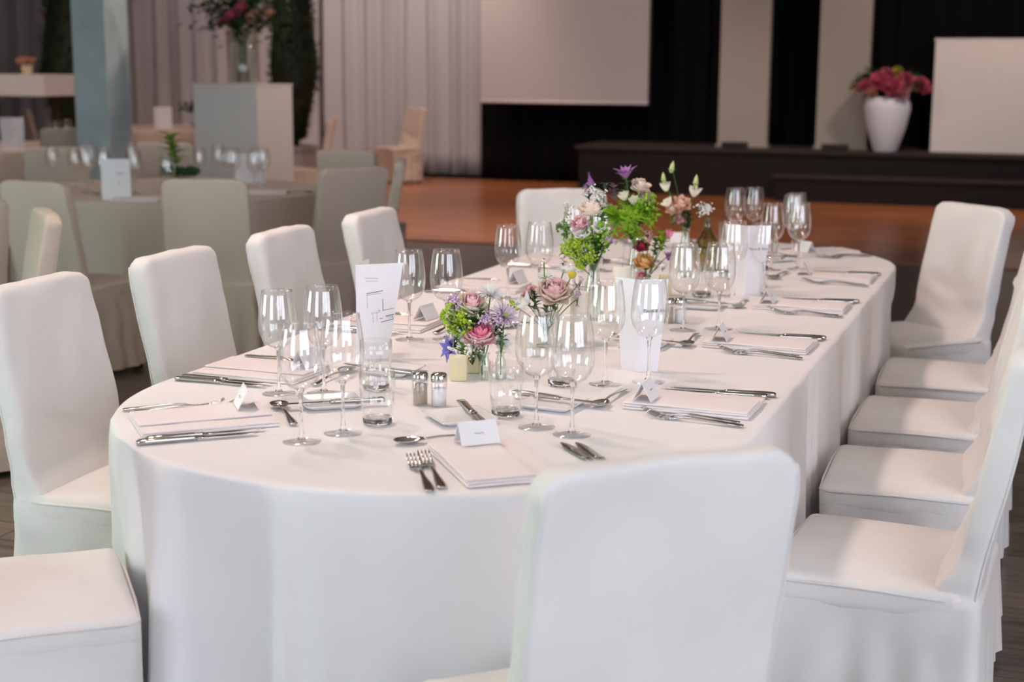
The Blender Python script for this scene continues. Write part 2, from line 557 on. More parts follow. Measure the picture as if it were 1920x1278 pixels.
# ------------------------------------------------------------------ covered chair
def chair_meshes(seed):
    rn = random.Random(seed)
    o1, o2 = rn.uniform(0, 50), rn.uniform(0, 50)
    def back(p):
        z = p.z + .66
        t = (z - .46) / .52
        tt = max(0, t)
        front = p.y > 0
        y = p.y - .209 - .09 * tt ** 1.1
        wide = 1.035 - .035 * max(0, min(1, t))
        x = p.x * wide
        edge = sstep(.22, .12, abs(p.x))
        if front:
            # cloth swooping from the back onto the seat
            y += .042 * math.exp(-((z - .44) / .06) ** 2)
            sag = .013 * math.exp(-((z - .56 - .35 * x * x * 4 + .05 * math.sin(3 * x + o1)) / .028) ** 2) * edge
            sag -= .010 * math.exp(-((z - .61 - .3 * x) / .03) ** 2) * edge
            y += sag + .010 * nz(x * 5 + o1, z * 5, o2) * (1.3 - .5 * tt) + .005 * nz(x * 13 + o2, z * 9 + x * 8, o1)
            y += .011 * math.exp(-((z - .80 - .5 * (x - .03) ** 2) / .010) ** 2) * sstep(.13, .04, abs(x - .03)) * (seed % 2)
        else:
            y += .012 * nz(x * 4 + o2, z * 4, o1) + .007 * math.exp(-((x - .10 - .25 * (.9 - z)) / .018) ** 2) * sstep(.95, .6, z) * ((seed // 2) % 2) * -1
            y += .006 * math.sin(9 * x + 3 * z + o2) * sstep(.8, .4, z)
        x += .004 * nz(z * 16, o1, p.y * 20) * sstep(.15, .2, abs(x)) + .003 * math.sin(z * 60 + o1) * sstep(.75, .45, z) * sstep(.17, .2, abs(p.x))
        zz = z + .004 * nz(x * 14 + o2, 3.3, o1) * sstep(.9, .97, z) - .026 * max(0, (abs(p.x) - .165) / .047) ** 2 * sstep(.8, .98, z) - .004 * (x / .2) ** 2 * sstep(.9, .97, z)
        return Vector((x, y, zz))
    vb, fb = rbox_vf(.212, .029, .32, .015, 18, 2, 30, back)
    def seat(p):
        x, y, z = p.x, p.y, p.z + .43
        if p.z > 0:
            z += .010 * (1 - (x / .235) ** 2) * (1 - (y / .2) ** 2) + .004 * nz(x * 6 + o1, y * 6, o2)
        return Vector((x, y, z))
    vs, fs = rbox_vf(.234, .205, .035, .022, 10, 8, 2, seat)
    # skirt
    outline = []
    hx, y0, y1, rc = .232, -.243, .208, .03
    def seg(ax, ay, bx, by, n):
        for i in range(n):
            outline.append((ax + (bx - ax) * i / n, ay + (by - ay) * i / n))
    def arc(cx, cy, a0, n=5):
        for i in range(n):
            a = a0 + PI / 2 * i / n
            outline.append((cx + rc * math.cos(a), cy + rc * math.sin(a)))
    seg(-hx + rc, y0, hx - rc, y0, 26); arc(hx - rc, y0 + rc, -PI / 2)
    seg(hx, y0 + rc, hx, y1 - rc, 26); arc(hx - rc, y1 - rc, 0)
    seg(hx - rc, y1, -hx + rc, y1, 26); arc(-hx + rc, y1 - rc, PI / 2)
    seg(-hx, y1 - rc, -hx, y0 + rc, 26); arc(-hx + rc, y0 + rc, PI)
    N = len(outline)
    zs = [.449, .448, .43, .40, .35, .29, .22, .15, .08, .03]
    vk, fk = [], []
    for j, z in enumerate(zs):
        t = (.448 - z) / .42
        for i, (x, y) in enumerate(outline):
            s = 2 * PI * i / N
            nrm = Vector((x, y + .03, 0)).normalized()
            d = .008 * t + .040 * t * nz(math.cos(s) * 2.8 + o1, math.sin(s) * 2.8 + o2, z * 1.2)
            d += .010 * t * math.sin(s * 17 + o2 + 2 * nz(math.cos(s), math.sin(s), o1))
            if y > y1 - .005:
                d = min(d, .004) - .006 * t
            for (c0, a_) in ((.44, .010), (.33, -.012), (.24, .012)):
                d += a_ * math.exp(-((z - c0 + .75 * (y + .22)) / .030) ** 2) * sstep(.2, .235, abs(x)) * sstep(.0, .15, t)
            # pull folds running from the front corners
            d += -.014 * math.exp(-((z - .33 + .35 * (abs(y - .05) - .1)) / .03) ** 2) * sstep(.2, .235, abs(x)) * sstep(0, .5, t + .2)
            if j == 0:
                vk.append((x * .86, y * .86, z))
                continue
            vk.append((x + nrm.x * d, y + nrm.y * d, z + .004 * nz(x * 20, y * 20, o2) * (j == len(zs) - 1)))
    for j in range(len(zs) - 1):
        for i in range(N):
            i2 = (i + 1) % N
            fk.append((j * N + i, (j + 1) * N + i, (j + 1) * N + i2, j * N + i2))
    path = [(-.236, -.17, .449), (-.236, 0, .452), (-.236, .18, .449), (-.222, .203, .449), (-.1, .208, .450), (.1, .208, .450),
            (.222, .203, .449), (.236, .18, .449), (.236, 0, .452), (.236, -.17, .449)]
    vp, fp = tube_vf(path, .0035, 6)
    sm = []
    for sx in (-1, 1):
        sm.append(MB().tube([back(Vector((sx * .2085, -.0265, zz / 40))) for zz in range(-12, 13)] + [back(Vector((sx * .205, -.025, .3145)))], .0028, 5).mesh('seam'))
    return dict(backrest_cover=mesh('backrest_cover', vb, fb), seat_cover=mesh('seat_cover', vs, fs),
                skirt=mesh('skirt', vk, fk), piping=mesh('piping', vp, fp), seam=sm)

LEG = MB().box(-.018, .018, -.018, .018, 0, .42).mesh('leg', False)
CH = []
def chair_proto(seed, fabric):
    ms = chair_meshes(seed)
    t = thing('covered_chair', '', 'chair')
    sk = None
    for nme in ('backrest_cover', 'seat_cover', 'skirt'):
        o = obj(nme, ms[nme], fabric, t)
        if nme == 'seat_cover':
            obj('piping', ms['piping'], fabric, o)
        if nme == 'backrest_cover':
            for q in ms['seam']:
                obj('seam', q, fabric, o)
    for x in (-.19, .19):
        for y in (-.21, .16):
            obj('leg', LEG, M['wood_leg'], t, (x, y, 0))
    return t
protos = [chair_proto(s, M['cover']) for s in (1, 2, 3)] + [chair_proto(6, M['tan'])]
used = [False] * 4
CHAIRS = []
def chair(x, y, face, label, group, var=0):
    """face: direction (dx, dy) in which a sitter looks"""
    if not used[var]:
        o = protos[var]
        used[var] = True
    else:
        o = copy_tree(protos[var])
    o.location = (x, y, .0065 if abs(x) < 4 and -2.6 < y < 3.2 else (.012 if y > 7.45 else 0.0005))
    o.rotation_euler = (0, 0, math.atan2(face[1], face[0]) - PI / 2)
    tag(o, label, 'chair', group)
    CHAIRS.append((x, y, Vector((face[0], face[1], 0)).normalized()))
    return o
GM = 'covered chairs at the long table'
ordn = ['first', 'second', 'third', 'fourth']
for i, (y, vr) in enumerate([(-1.41, 1), (-.76, 0), (-.085, 2), (.63, 1)]):
    chair(-.86, y, (1, (.03, .03, .05, .04)[i]), 'white covered chair, %s from the camera on the table\'s left side' % ordn[i], GM, vr)
for i, (y, vr) in enumerate([(-1.31, 0), (-.58, 2), (.11, 1), (.80, 0)]):
    chair((1.02, 1.01, 1.0, 1.0)[i], y, (-1, (.04, -.03, .0, -.02)[i]), 'white covered chair, %s from the camera on the table\'s right side' % ordn[i], GM, vr)
chair(-.607, -2.203, (.76, .65), 'white covered chair with only its seat in view, bottom left corner of the photo', GM, 2)
chair(.64, -2.335, (-.655, .755), 'large white covered chair in the foreground, seen from behind', GM, 0)
chair(.813, 1.603, (-.72, -.695), 'white covered chair turned inward at the far right end of the long table', GM, 1)
chair(-.63, 1.66, (.57, -.82), 'white covered chair behind the flowers at the far left end of the long table', GM, 0)
MAIN = list(CHAIRS)

# ------------------------------------------------------------------ the long table and its cloth
def stadium(W, Ltot, N):
    """points and outward normals of a stadium with axis Y, counter-clockwise from the right side"""
    Rr = W / 2
    h = Ltot / 2 - Rr
    per = 4 * h + 2 * PI * Rr
    out = []
    for i in range(N):
        s = per * i / N
        if s < 2 * h:
            out.append((Rr, -h + s, 1, 0, s))
        elif s < 2 * h + PI * Rr:
            a = (s - 2 * h) / Rr
            out.append((Rr * math.cos(a), h + Rr * math.sin(a), math.cos(a), math.sin(a), s))
        elif s < 4 * h + PI * Rr:
            out.append((-Rr, h - (s - 2 * h - PI * Rr), -1, 0, s))
        else:
            a = PI + (s - 4 * h - PI * Rr) / Rr
            out.append((Rr * math.cos(a), -h + Rr * math.sin(a), math.cos(a), math.sin(a), s))
    return out, per

TW, TL = 1.517, 4.366
tb = thing('banquet_table', 'long round-ended banquet table hidden under the white cloth', 'table', (0, 0, .0065))
pts, per = stadium(TW - .03, TL - .03, 96)
n_ = len(pts)
obj('tabletop', mesh('tabletop', [(p[0], p[1], z) for z in (.70, .735) for p in pts],
                     [tuple(range(n_ - 1, -1, -1)), tuple(range(n_, 2 * n_))] + [(i, (i + 1) % n_, n_ + (i + 1) % n_, n_ + i) for i in range(n_)], False),
    M['tabletop'], tb)
for x in (-.3, .3):
    for y in (-1.2, 0, 1.2):
        obj('leg', MB().tube([(x, y, 0), (x, y, .70)], .02).mesh('leg'), M['iron'], tb)

def make_cloth(W, Ltot, zt, zb, folds, N, chairs, m, name, seed, amp=1.0, cx=0, cy=0):
    pts, per = stadium(W, Ltot, N)
    rows = [(-.03, zt), (-.008, zt), (0.001, zt - .0025), (.005, zt - .009)]
    nrow = 22
    for j in range(1, nrow + 1):
        rows.append((.006, zt - .009 - (zt - .009 - zb) * j / nrow))
    v, f = [], []
    for off, z in rows:
        t = (zt - z) / (zt - zb)
        for (x, y, nx, ny, s) in pts:
            d = 0
            if t > 0.004:
                for (s0, a, wd, sharp) in folds:
                    ds = abs(s - s0)
                    ds = min(ds, per - ds)
                    if ds < wd * 3:
                        d += a * (max(0, 1 - ds / wd) ** 1.4 if sharp else math.exp(-(ds / wd) ** 2))
                tt = t ** .5
                d = d * 1.35 * tt * amp + .004 * tt * nz(x * 2.2, y * 2.2, z * 1.5 + seed) + .012 * t * amp
                d += .0025 * math.exp(-((z - zt + .115 + .01 * nz(s, 0, seed)) / .006) ** 2)
            q = Vector((x + nx * (off + d), y + ny * (off + d), z))
            for (hx, hy, fv) in chairs:
                rel = Vector((q.x + cx - hx, q.y + cy - hy, 0))
                ly = rel.dot(fv)
                lx = abs(rel.dot(Vector((fv.y, -fv.x, 0))))
                if ly < .222 and ly > -.3 and lx < .36 and z < .70:
                    wgt = sstep(.36, .255, lx) * sstep(.68, .48, z)
                    q += fv * (.222 - ly) * wgt
            v.append(q)
    for j in range(len(rows) - 1):
        for i in range(N):
            i2 = (i + 1) % N
            f.append((j * N + i, (j + 1) * N + i, (j + 1) * N + i2, j * N + i2))
    f.append(tuple(range(N)))
    me = mesh(name, v, f)
    o = obj(name, me, m, None, (cx, cy, 0))
    return o

def s_at(px, py):
    """perimeter position of a point near the main table edge"""
    best = min(stadium(TW, TL, 400)[0], key=lambda p: (p[0] - px) ** 2 + (p[1] - py) ** 2)
    return best[4]
rn = random.Random(11)
folds = [(s_at(-.323, -2.129), .050, .07, True), (s_at(-.46, -2.00), -.045, .07, False), (s_at(-.62, -1.80), .02, .06, True),
         (s_at(-.15, -2.15), -.02, .10, False), (s_at(-.005, -2.185), .034, .05, True), (s_at(.07, -2.185), .012, .03, True), (s_at(.20, -2.15), -.006, .08, False),
         (s_at(.412, -2.061), .03, .12, False), (s_at(.60, -1.86), -.02, .10, False)]
y = -1.35
while y < 1.7:
    folds.append((s_at(.76, y), rn.uniform(-.030, .016), rn.uniform(.03, .06), rn.random() < .5))
    y += rn.uniform(.10, .17)
a = .1
while a < 3.0:
    folds.append((s_at(.76 * math.cos(a), 1.42 + .76 * math.sin(a)), rn.uniform(-.03, .03), rn.uniform(.05, .1), rn.random() < .5))
    a += rn.uniform(.15, .3)
cloth = make_cloth(TW, TL, .75, .025, folds, 520, MAIN, M['cloth'], 'tablecloth', 2)
tag(cloth, 'white cloth draped over the long round-ended table in front', 'tablecloth')

# ------------------------------------------------------------------ tableware prototypes
ZT = .7505

def glass_profile(h, rb, rr, hs, rf):
    """bowl, stem, foot meshes; h total, rb bowl max, rr rim, hs stem top, rf foot"""
    hb = h - hs
    outer = []
    for i in range(15):
        t = i / 14
        if t < .38:
            a = t / .38 * PI / 2
            r = rb * math.sin(a) ** .85
            z = hs + hb * .40 * (1 - math.cos(a))
        else:
            q = (t - .38) / .62
            r = rb + (rr - rb) * q ** 1.7
            z = hs + hb * (.40 + .60 * q)
        outer.append((max(r, .0001 if i else 0), z))
    th = .0011
    inner = [(max(0, r - th), z + (th * 1.5 if i < 4 else 0)) for i, (r, z) in enumerate(outer)]
    inner[0] = (0, outer[0][1] + .002)
    bowl = MB().lathe(outer + inner[::-1], 32).mesh('bowl')
    stem = MB().lathe([(0, .006), (.010, .006), (.0055, .016), (.0038, .035), (.0036, hs * .6), (.0048, hs - .008), (.009, hs + .002), (0, hs + .0035)], 14).mesh('stem')
    foot = MB().lathe([(0, 0), (rf, 0), (rf + .0008, .001), (rf, .002), (rf * .55, .0035), (.010, .0075), (0, .0078)], 32).mesh('foot')
    return bowl, stem, foot

def glass_proto(name, h, rb, rr, hs, rf):
    b, s, f_ = glass_profile(h, rb, rr, hs, rf)
    t = thing(name, '', 'glass')
    obj('bowl', b, M['glass'], t)
    obj('stem', s, M['solidglass'], t)
    obj('foot', f_, M['glass'], t)
    return t

def tumbler_proto():
    t = thing('water_tumbler', '', 'glass')
    b = MB().lathe([(0, .016), (.0335, .017), (.0375, .05), (.0410, .09), (.0400, .125), (.0388, .125), (.0396, .09), (.0362, .05), (.032, .020), (0, .0185)], 32).mesh('body')
    obj('body', b, M['glass'], t)
    base = MB().lathe([(0, 0.0005), (.030, 0.0005), (.0325, .003), (.0335, .0165), (0, .0155)], 32).mesh('base')
    obj('base', base, M['solidglass'], t)
    return t

def smooth_strip(sections, name):
    """sections: list of (x, halfwidth, z_top, thickness) along X -> flat solid"""
    v, f = [], []
    for (x, hw, z, th) in sections:
        v += [(x, -hw, z - th * .2), (x, -hw * .5, z), (x, hw * .5, z), (x, hw, z - th * .2), (x, hw * .5, z - th), (x, -hw * .5, z - th)]
    for i in range(len(sections) - 1):
        for k in range(6):
            k2 = (k + 1) % 6
            f.append((i * 6 + k, i * 6 + k2, (i + 1) * 6 + k2, (i + 1) * 6 + k))
    f.append(tuple(range(5, -1, -1)))
    e = (len(sections) - 1) * 6
    f.append(tuple(e + k for k in range(6)))
    return v, f

def fork_mesh():
    b = MB()
    # handle from x=-.105 to .035, tines to .105
    b.add(*smooth_strip([(-.105, .006, .006, .003), (-.100, .0098, .0065, .0035), (-.07, .0085, .008, .0035), (-.03, .0045, .0105, .0035),
                         (.0, .0034, .012, .004), (.022, .0034, .0105, .004), (.034, .009, .0065, .003), (.045, .0125, .0045, .0022), (.058, .0128, .0045, .002)], 'h'))
    for k in range(4):
        yy = -.0102 + k * .0068
        vv, ff = smooth_strip([(.056, .0026, .0045, .002), (.075, .0022, .0065, .0018), (.092, .0018, .011, .0016), (.104, .0008, .0165, .001)], 't')
        b.add([(p[0], p[1] + yy, p[2]) for p in vv], ff)
    return b.mesh('fork')

def knife_meshes():
    h = MB().add(*smooth_strip([(-.130, .007, .010, .009), (-.124, .0118, .0125, .0115), (-.095, .0112, .013, .012), (-.05, .0092, .012, .0105),
                                (-.015, .0085, .0115, .010), (-.002, .0100, .010, .008)], 'h')).mesh('handle')
    b = MB().add(*smooth_strip([(-.006, .0078, .0085, .004), (.01, .0098, .0075, .003), (.06, .0118, .007, .0024), (.10, .0105, .007, .002),
                                (.122, .0065, .007, .0018), (.132, .0014, .007, .0012)], 'b')).mesh('blade')
    return h, b

def spoon_mesh():
    b = MB()
    b.add(*smooth_strip([(-.10, .005, .006, .003), (-.095, .0095, .0068, .0032), (-.07, .008, .008, .0032), (-.03, .0042, .0105, .0032),
                         (.01, .0034, .012, .0036), (.036, .0036, .010, .0034), (.046, .006, .0085, .003)], 'h'))
    # bowl: shallow ellipsoid shell
    v, f = [], []
    nu, nr = 20, 6
    for layer in (0, 1):
        for i in range(nr + 1):
            q = i / nr
            for k in range(nu):
                a = 2 * PI * k / nu
                x = .072 + .031 * q * math.cos(a)
                y = .0195 * q * math.sin(a) * (1 + .18 * math.cos(a))
                z = .0105 - .0085 * (1 - q * q) - (.0014 if layer else 0)
                v.append((x, y, z))
    half = (nr + 1) * nu
    for i in range(nr):
        for k in range(nu):
            k2 = (k + 1) % nu
            f.append((i * nu + k, (i + 1) * nu + k, (i + 1) * nu + k2, i * nu + k2))
            f.append((half + i * nu + k, half + i * nu + k2, half + (i + 1) * nu + k2, half + (i + 1) * nu + k))
    for k in range(nu):
        k2 = (k + 1) % nu
        f.append((nr * nu + k, half + nr * nu + k, half + nr * nu + k2, nr * nu + k2))
    b.add(v, f)
    return b.mesh('spoon')

def napkin_mesh():
    """linen napkin folded in three, layers showing on its long side"""
    b = MB()
    lay = [(-.15, .15, -.098, .100, 0.0, .006), (-.149, .149, -.096, .098, .0065, .0115), (-.148, .148, -.040, .099, .012, .0165)]
    for (x0, x1, y0, y1, z0, z1) in lay:
        def fn(p, x0=x0, x1=x1, y0=y0, y1=y1, z0=z0, z1=z1):
            q = Vector((p.x + (x0 + x1) / 2, p.y + (y0 + y1) / 2, p.z + (z0 + z1) / 2))
            q.z += .0012 * nz(q.x * 12, q.y * 12, z0 * 300) + .001
            q.y += .002 * nz(q.x * 8, 3, z0 * 100)
            return q
        b.add(*rbox_vf((x1 - x0) / 2, (y1 - y0) / 2, (z1 - z0) / 2, .0024, 14, 8, 1, fn))
    return b.mesh('napkin')

def plate_mesh():
    b = MB()
    def ring(h, z, r=.012):
        out = []
        for cx, cy, a0 in ((h - r, h - r, 0), (-h + r, h - r, PI / 2), (-h + r, -h + r, PI), (h - r, -h + r, 3 * PI / 2)):
            for i in range(5):
                a = a0 + PI / 2 * i / 4
                out.append((cx + r * math.cos(a), cy + r * math.sin(a), z))
        return out
    rings = [ring(.048, 0.0), ring(.052, .0), ring(.069, .012), ring(.070, .0135), ring(.0675, .0135), ring(.052, .004), ring(.046, .0035)]
    n = len(rings[0])
    v = [p for r_ in rings for p in r_]
    f = []
    for j in range(len(rings) - 1):
        for i in range(n):
            i2 = (i + 1) % n
            f.append((j * n + i, j * n + i2, (j + 1) * n + i2, (j + 1) * n + i))
    f.append(tuple(range(n - 1, -1, -1)))
    f.append(tuple((len(rings) - 1) * n + i for i in range(n)))
    return mesh('plate', v, f)

def card_proto():
    """small tent name card; ridge along local Y, printed panel towards -X"""
    t = thing('place_card', '', 'card')
    h, w2, d, th = .045, .043, .024, .0006
    def panel(sx):
        o = [(sx * d, -w2, 0), (sx * d, w2, 0), (0, w2, h), (0, -w2, h)]
        v = o + [(p[0] - sx * th * 2, p[1], p[2]) for p in o]
        f = [(0, 1, 2, 3), (7, 6, 5, 4), (0, 4, 5, 1), (1, 5, 6, 2), (2, 6, 7, 3), (3, 7, 4, 0)]
        return mesh('panel', v, f, False)
    obj('front_panel', panel(-1), M['paper'], t)
    obj('back_panel', panel(1), M['paper'], t)
    # handwritten name: a short pale scribble
    pts = [(-d * .5 - .0009 - .0, .010 - .002 * i, h * .47 + .0018 * math.sin(i * 1.9) + .0008 * (i % 3)) for i in range(11)]
    nb = MB().tube([Vector(p) + Vector((-.0004, 0, 0)) for p in pts], .0006, 5)
    obj('handwriting', nb.mesh('handwriting'), M['inkpale'], t)
    return t

WG = glass_proto('wine_glass', .265, .0485, .0385, .115, .042)
WS = glass_proto('wine_glass', .256, .0465, .0365, .114, .041)
TU = tumbler_proto()
CARD = card_proto()
FORK, SPOON, NAPKIN, PLATE = fork_mesh(), spoon_mesh(), napkin_mesh(), plate_mesh()
KH, KB = knife_meshes()
KN = thing('table_knife', '', 'knife')
obj('handle', KH, M['steel'], KN)
obj('blade', KB, M['steel'], KN)
PROTO_USED = set()
def place(proto, loc, rz, label, cat, group):
    if proto.name not in PROTO_USED:
        PROTO_USED.add(proto.name)
        o = proto
    else:
        o = copy_tree(proto)
    o.location = loc
    o.rotation_euler = (0, 0, rz)
    return tag(o, label, cat, group)

rs = random.Random(21)
def setting(e, v, where, near=True, gl=((.36, .22), (.455, .155), (.555, .10)), nap_u=0.0, plate=(.50, -.13), card=(.295, -.05),
            fork_u=(-.135, -.163), knife_u=(.128, .155), spoon=(.39, -.01), glasses=True):
    v = Vector((v[0], v[1], 0)).normalized()
    u = Vector((v.y, -v.x, 0))
    e = Vector((e[0], e[1], 0))
    az = math.atan2(v.y, v.x)
    def at(vv, uu, z):
        q = e + v * vv + u * uu
        return (q.x, q.y, z)
    j = lambda a: rs.uniform(-a, a)
    tag(obj('napkin', NAPKIN, M['napkin'], None, at(.188, nap_u, ZT), (0, 0, az + j(.03))), 'folded pale pink napkin, ' + where, 'napkin', 'napkins on the long table')
    for k, nm in enumerate(('inner', 'outer')):
        tag(obj('fork', FORK, M['steel'], None, at(.165 - .012 * k + j(.006), nap_u + fork_u[k], ZT - .0005), (0, 0, az - .10 + j(.03)), 1.12),
            nm + ' silver fork, ' + where, 'fork', 'forks on the long table')
    for k, nm in enumerate(('inner', 'outer')):
        place(KN, at(.165 + j(.006) - .012 * k, knife_u[k], ZT), az + j(.03) + .02, nm + ' silver knife, ' + where, 'knife', 'knives on the long table')
    tag(obj('spoon', SPOON, M['steel'], None, at(spoon[0], spoon[1], ZT), (0, 0, az + PI / 2 + j(.08)), 1.1), 'silver dessert spoon, ' + where, 'spoon', 'spoons on the long table')
    tag(obj('bread_plate', PLATE, M['china'], None, at(plate[0], plate[1], ZT), (0, 0, az + j(.1))), 'small square white bread plate, ' + where, 'plate', 'bread plates')
    place(KN, at(plate[0] - .01, plate[1] + .03, ZT + .0085), az + PI * .96 + j(.12), 'butter knife lying across the bread plate, ' + where, 'knife', 'butter knives')
    place(CARD, at(card[0], nap_u + card[1], ZT + .0205), az + j(.12), 'small folded white name card, ' + where, 'card', 'name cards')
    if glasses:
        place(WG if rs.random() < .6 else WS, at(gl[0][0], gl[0][1], ZT), j(3), 'wine glass nearest the edge, ' + where, 'wine glass', 'wine glasses on the long table')
        place(WG, at(gl[1][0], gl[1][1], ZT), j(3), 'middle glass of three, a wine glass, ' + where, 'wine glass', 'wine glasses on the long table')
        place(TU, at(gl[2][0], gl[2][1], ZT), j(3), 'clear water tumbler, ' + where, 'tumbler', 'tumblers on the long table')

HX = .758
for i, y in enumerate((-1.235, -.405, .33, 1.06)):
    setting((HX, y), (-1, 0), '%s place on the long table\'s right side' % ordn[i])
for i, y in enumerate((-1.28, -.50, .33, 1.08)):
    setting((-HX, y), (1, 0), '%s place on the long table\'s left side' % ordn[i],
            gl=((.35, .20), (.448, .152), (.55, .07)))
setting((-.56, -1.93), (.74, .67), 'left place at the near rounded table end', gl=((.352, .245), (.455, .204), (.549, .151)), plate=(.50, -.07), spoon=(.375, .0))
setting((.479, -2.01), (-.63, .776), 'right place at the near rounded table end', gl=((.371, .18), (.459, .129), (.58, .098)), nap_u=-.06, plate=(.577, -.013), knife_u=(.13, .155), card=(.30, .0), spoon=(.405, -.10))
setting((.53, 1.95), (-.7, -.7), 'right place at the far rounded table end', gl=((.36, -.05), (.30, .015), (.555, .10)))
setting((-.433, 2.04), (.57, -.82), 'left place at the far rounded table end', gl=((.36, -.38), (.36, -.29), (.5, -.2)))

# salt and pepper
def shaker(kind, loc, where):
    t = thing(kind + '_shaker', 'small glass %s shaker with chrome lid, %s' % (kind, where), 'shaker', (loc[0], loc[1], ZT), 0, 'salt and pepper shakers')
    hgt = .042 if kind == 'salt' else .050
    obj('contents', MB().lathe([(0, .003), (.0170, .003), (.0170, hgt), (.012, hgt + .002), (0, hgt + .001)], 20).mesh('contents'), M[kind], t)
    obj('glass_body', MB().lathe([(0, 0), (.019, 0), (.0195, .002), (.0195, .056), (.0175, .060), (.0165, .060), (.0182, .055), (.0182, .0025), (0, .0022)], 20).mesh('glass_body'), M['glass'], t)
    lid = obj('lid', MB().lathe([(0, .060), (.0195, .060), (.0198, .0625), (.0195, .074), (.0165, .0785), (0, .080)], 20).mesh('lid'), M['steel'], t)
    hb = MB()
    for k in range(5):
        a = k * 2 * PI / 5
        hb.lathe([(0, .0799), (.0013, .0799), (.0013, .0803), (0, .0803)], 8, Matrix.Translation((.007 * math.cos(a), .007 * math.sin(a), -.0003)))
    obj('hole', hb.mesh('hole'), M['ink'], lid)
shaker('pepper', (-.040, -1.462), 'in front of the cream votives')
shaker('salt', (.006, -1.456), 'in front of the cream votives')
shaker('pepper', (.226, -.139), 'between the second and third right-hand places')
shaker('salt', (.262, -.120), 'between the second and third right-hand places')
shaker('pepper', (.32, .73), 'between the third and fourth right-hand places')
shaker('salt', (.357, .745), 'between the third and fourth right-hand places')

# tall folded menu cards
def text_mesh(s, size, name):
    cu = bpy.data.curves.new('t', 'FONT')
    cu.body = s
    cu.size = size
    cu.shear = .25
    cu.align_x = 'CENTER'
    cu.extrude = .0002
    to = bpy.data.objects.new('t', cu)
    me = bpy.data.meshes.new_from_object(to)
    me.name = name
    bpy.data.objects.remove(to)
    return me

def menu_card(loc, rz, half_angle, label, style, h=.245, wt=.108, wb=.066, z=ZT):
    """V-folded tapering card; the fold points to local -Y"""
    t = thing('menu_card', label, 'menu card', (loc[0], loc[1], z), rz, 'standing menu cards')
    th = .0008
    for sx, nm in ((-1, 'left_panel'), (1, 'right_panel')):
        c, s = math.cos(half_angle) * sx, math.sin(half_angle)
        o = [(0, 0, 0), (wb * c, wb * s, 0), (wt * c, wt * s, h), (0, 0, h)]
        nrm = Vector((-s * sx, abs(c), 0)) * th
        v = o + [tuple(Vector(p) + nrm) for p in o]
        f = [(0, 1, 2, 3), (7, 6, 5, 4), (0, 4, 5, 1), (1, 5, 6, 2), (2, 6, 7, 3), (3, 7, 4, 0)]
        p = obj(nm, mesh(nm, v, f, False), M['paper'], t)
        ang = math.atan2(s, c)
        # local frame of the printed face: a = along the panel, b = up
        ax = Vector((c, s, 0))
        out = Vector((s * sx, -abs(c), 0))
        def P(a, b, d=.0005):
            return ax * a + Vector((0, 0, b)) + out * d
        def line(a0, b0, a1, b1, r=.0007, m='inkpale'):
            obj('printed_line', MB().tube([P(a0, b0), P(a1, b1)], r, 4).mesh('printed_line'), M[m], p)
        if style == 'plan' and sx == 1:
            k = -1
            for (a0, b0, a1, b1, r, m) in [(.092, .225, .055, .222, .0005, 'inkpale'), (.09, .216, .058, .215, .0005, 'inkpale'),
                    (.088, .182, .042, .188, .0009, 'ink'), (.088, .178, .046, .181, .0006, 'inkpale'), (.088, .182, .086, .140, .0006, 'inkpale'),
                    (.043, .165, .042, .132, .0014, 'inkpale'), (.042, .134, .012, .138, .0009, 'inkpale'),
                    (.072, .128, .070, .100, .0006, 'inkpale'), (.060, .128, .059, .105, .0005, 'inkpale'), (.076, .127, .052, .130, .0006, 'inkpale'),
                    (.034, .118, .012, .121, .0010, 'ink'), (.034, .116, .016, .114, .0005, 'ink'), (.048, .102, .014, .108, .0009, 'ink'),
                    (.016, .118, .014, .108, .0006, 'ink'), (.052, .112, .044, .112, .0012, 'inkpale'), (.055, .134, .052, .134, .0013, 'ink')]:
                line(.118 - a0, b0, .118 - a1, b1, r, m)
        if style == 'name' and sx == 1:
            me = text_mesh('Temis & Alex', .0125, 'lettering')
            o2 = obj('lettering', me, M['ink'], p)
            o2.matrix_local = Matrix(((ax.x, 0, out.x, P(.044, .166, .001).x), (ax.y, 0, out.y, P(.044, .166, .001).y), (0, 1, 0, .158), (0, 0, 0, 1)))
            line(.052, .150, .053, .140, .0006, 'inkpale')
        if style == 'emblem' and sx == 1:
            line(.004, h * .66, .055, h * .655, .0016, 'inkpale')
            line(.012, h * .61, .040, h * .61, .0012, 'inkpale')
            e = MB().lathe([(0, 0), (.005, 0), (.005, .0008), (0, .0008)], 14)
            q = obj('emblem', e.mesh('emblem'), M['inkpale'], p)
            q.matrix_local = Matrix(((ax.x, 0, out.x, P(.020, .0, .0004).x), (ax.y, 0, out.y, P(.020, 0, .0004).y), (0, 1, 0, h * .42), (0, 0, 0, 1)))
    return t
menu_card((-.415, -1.035), R(-19), R(61), 'tall white folded card printed with a floor plan, on the left half of the table', 'plan', .262, .135, .088)
menu_card((.340, -.905), R(6), R(28), 'tall white folded card with a short name line, behind the nearest right-hand glasses', 'name', wt=.080, wb=.055)
menu_card((.335, .53), R(4), R(28), 'tall white folded card near the far end, between the third and fourth right-hand places', 'name', wt=.092, wb=.06)

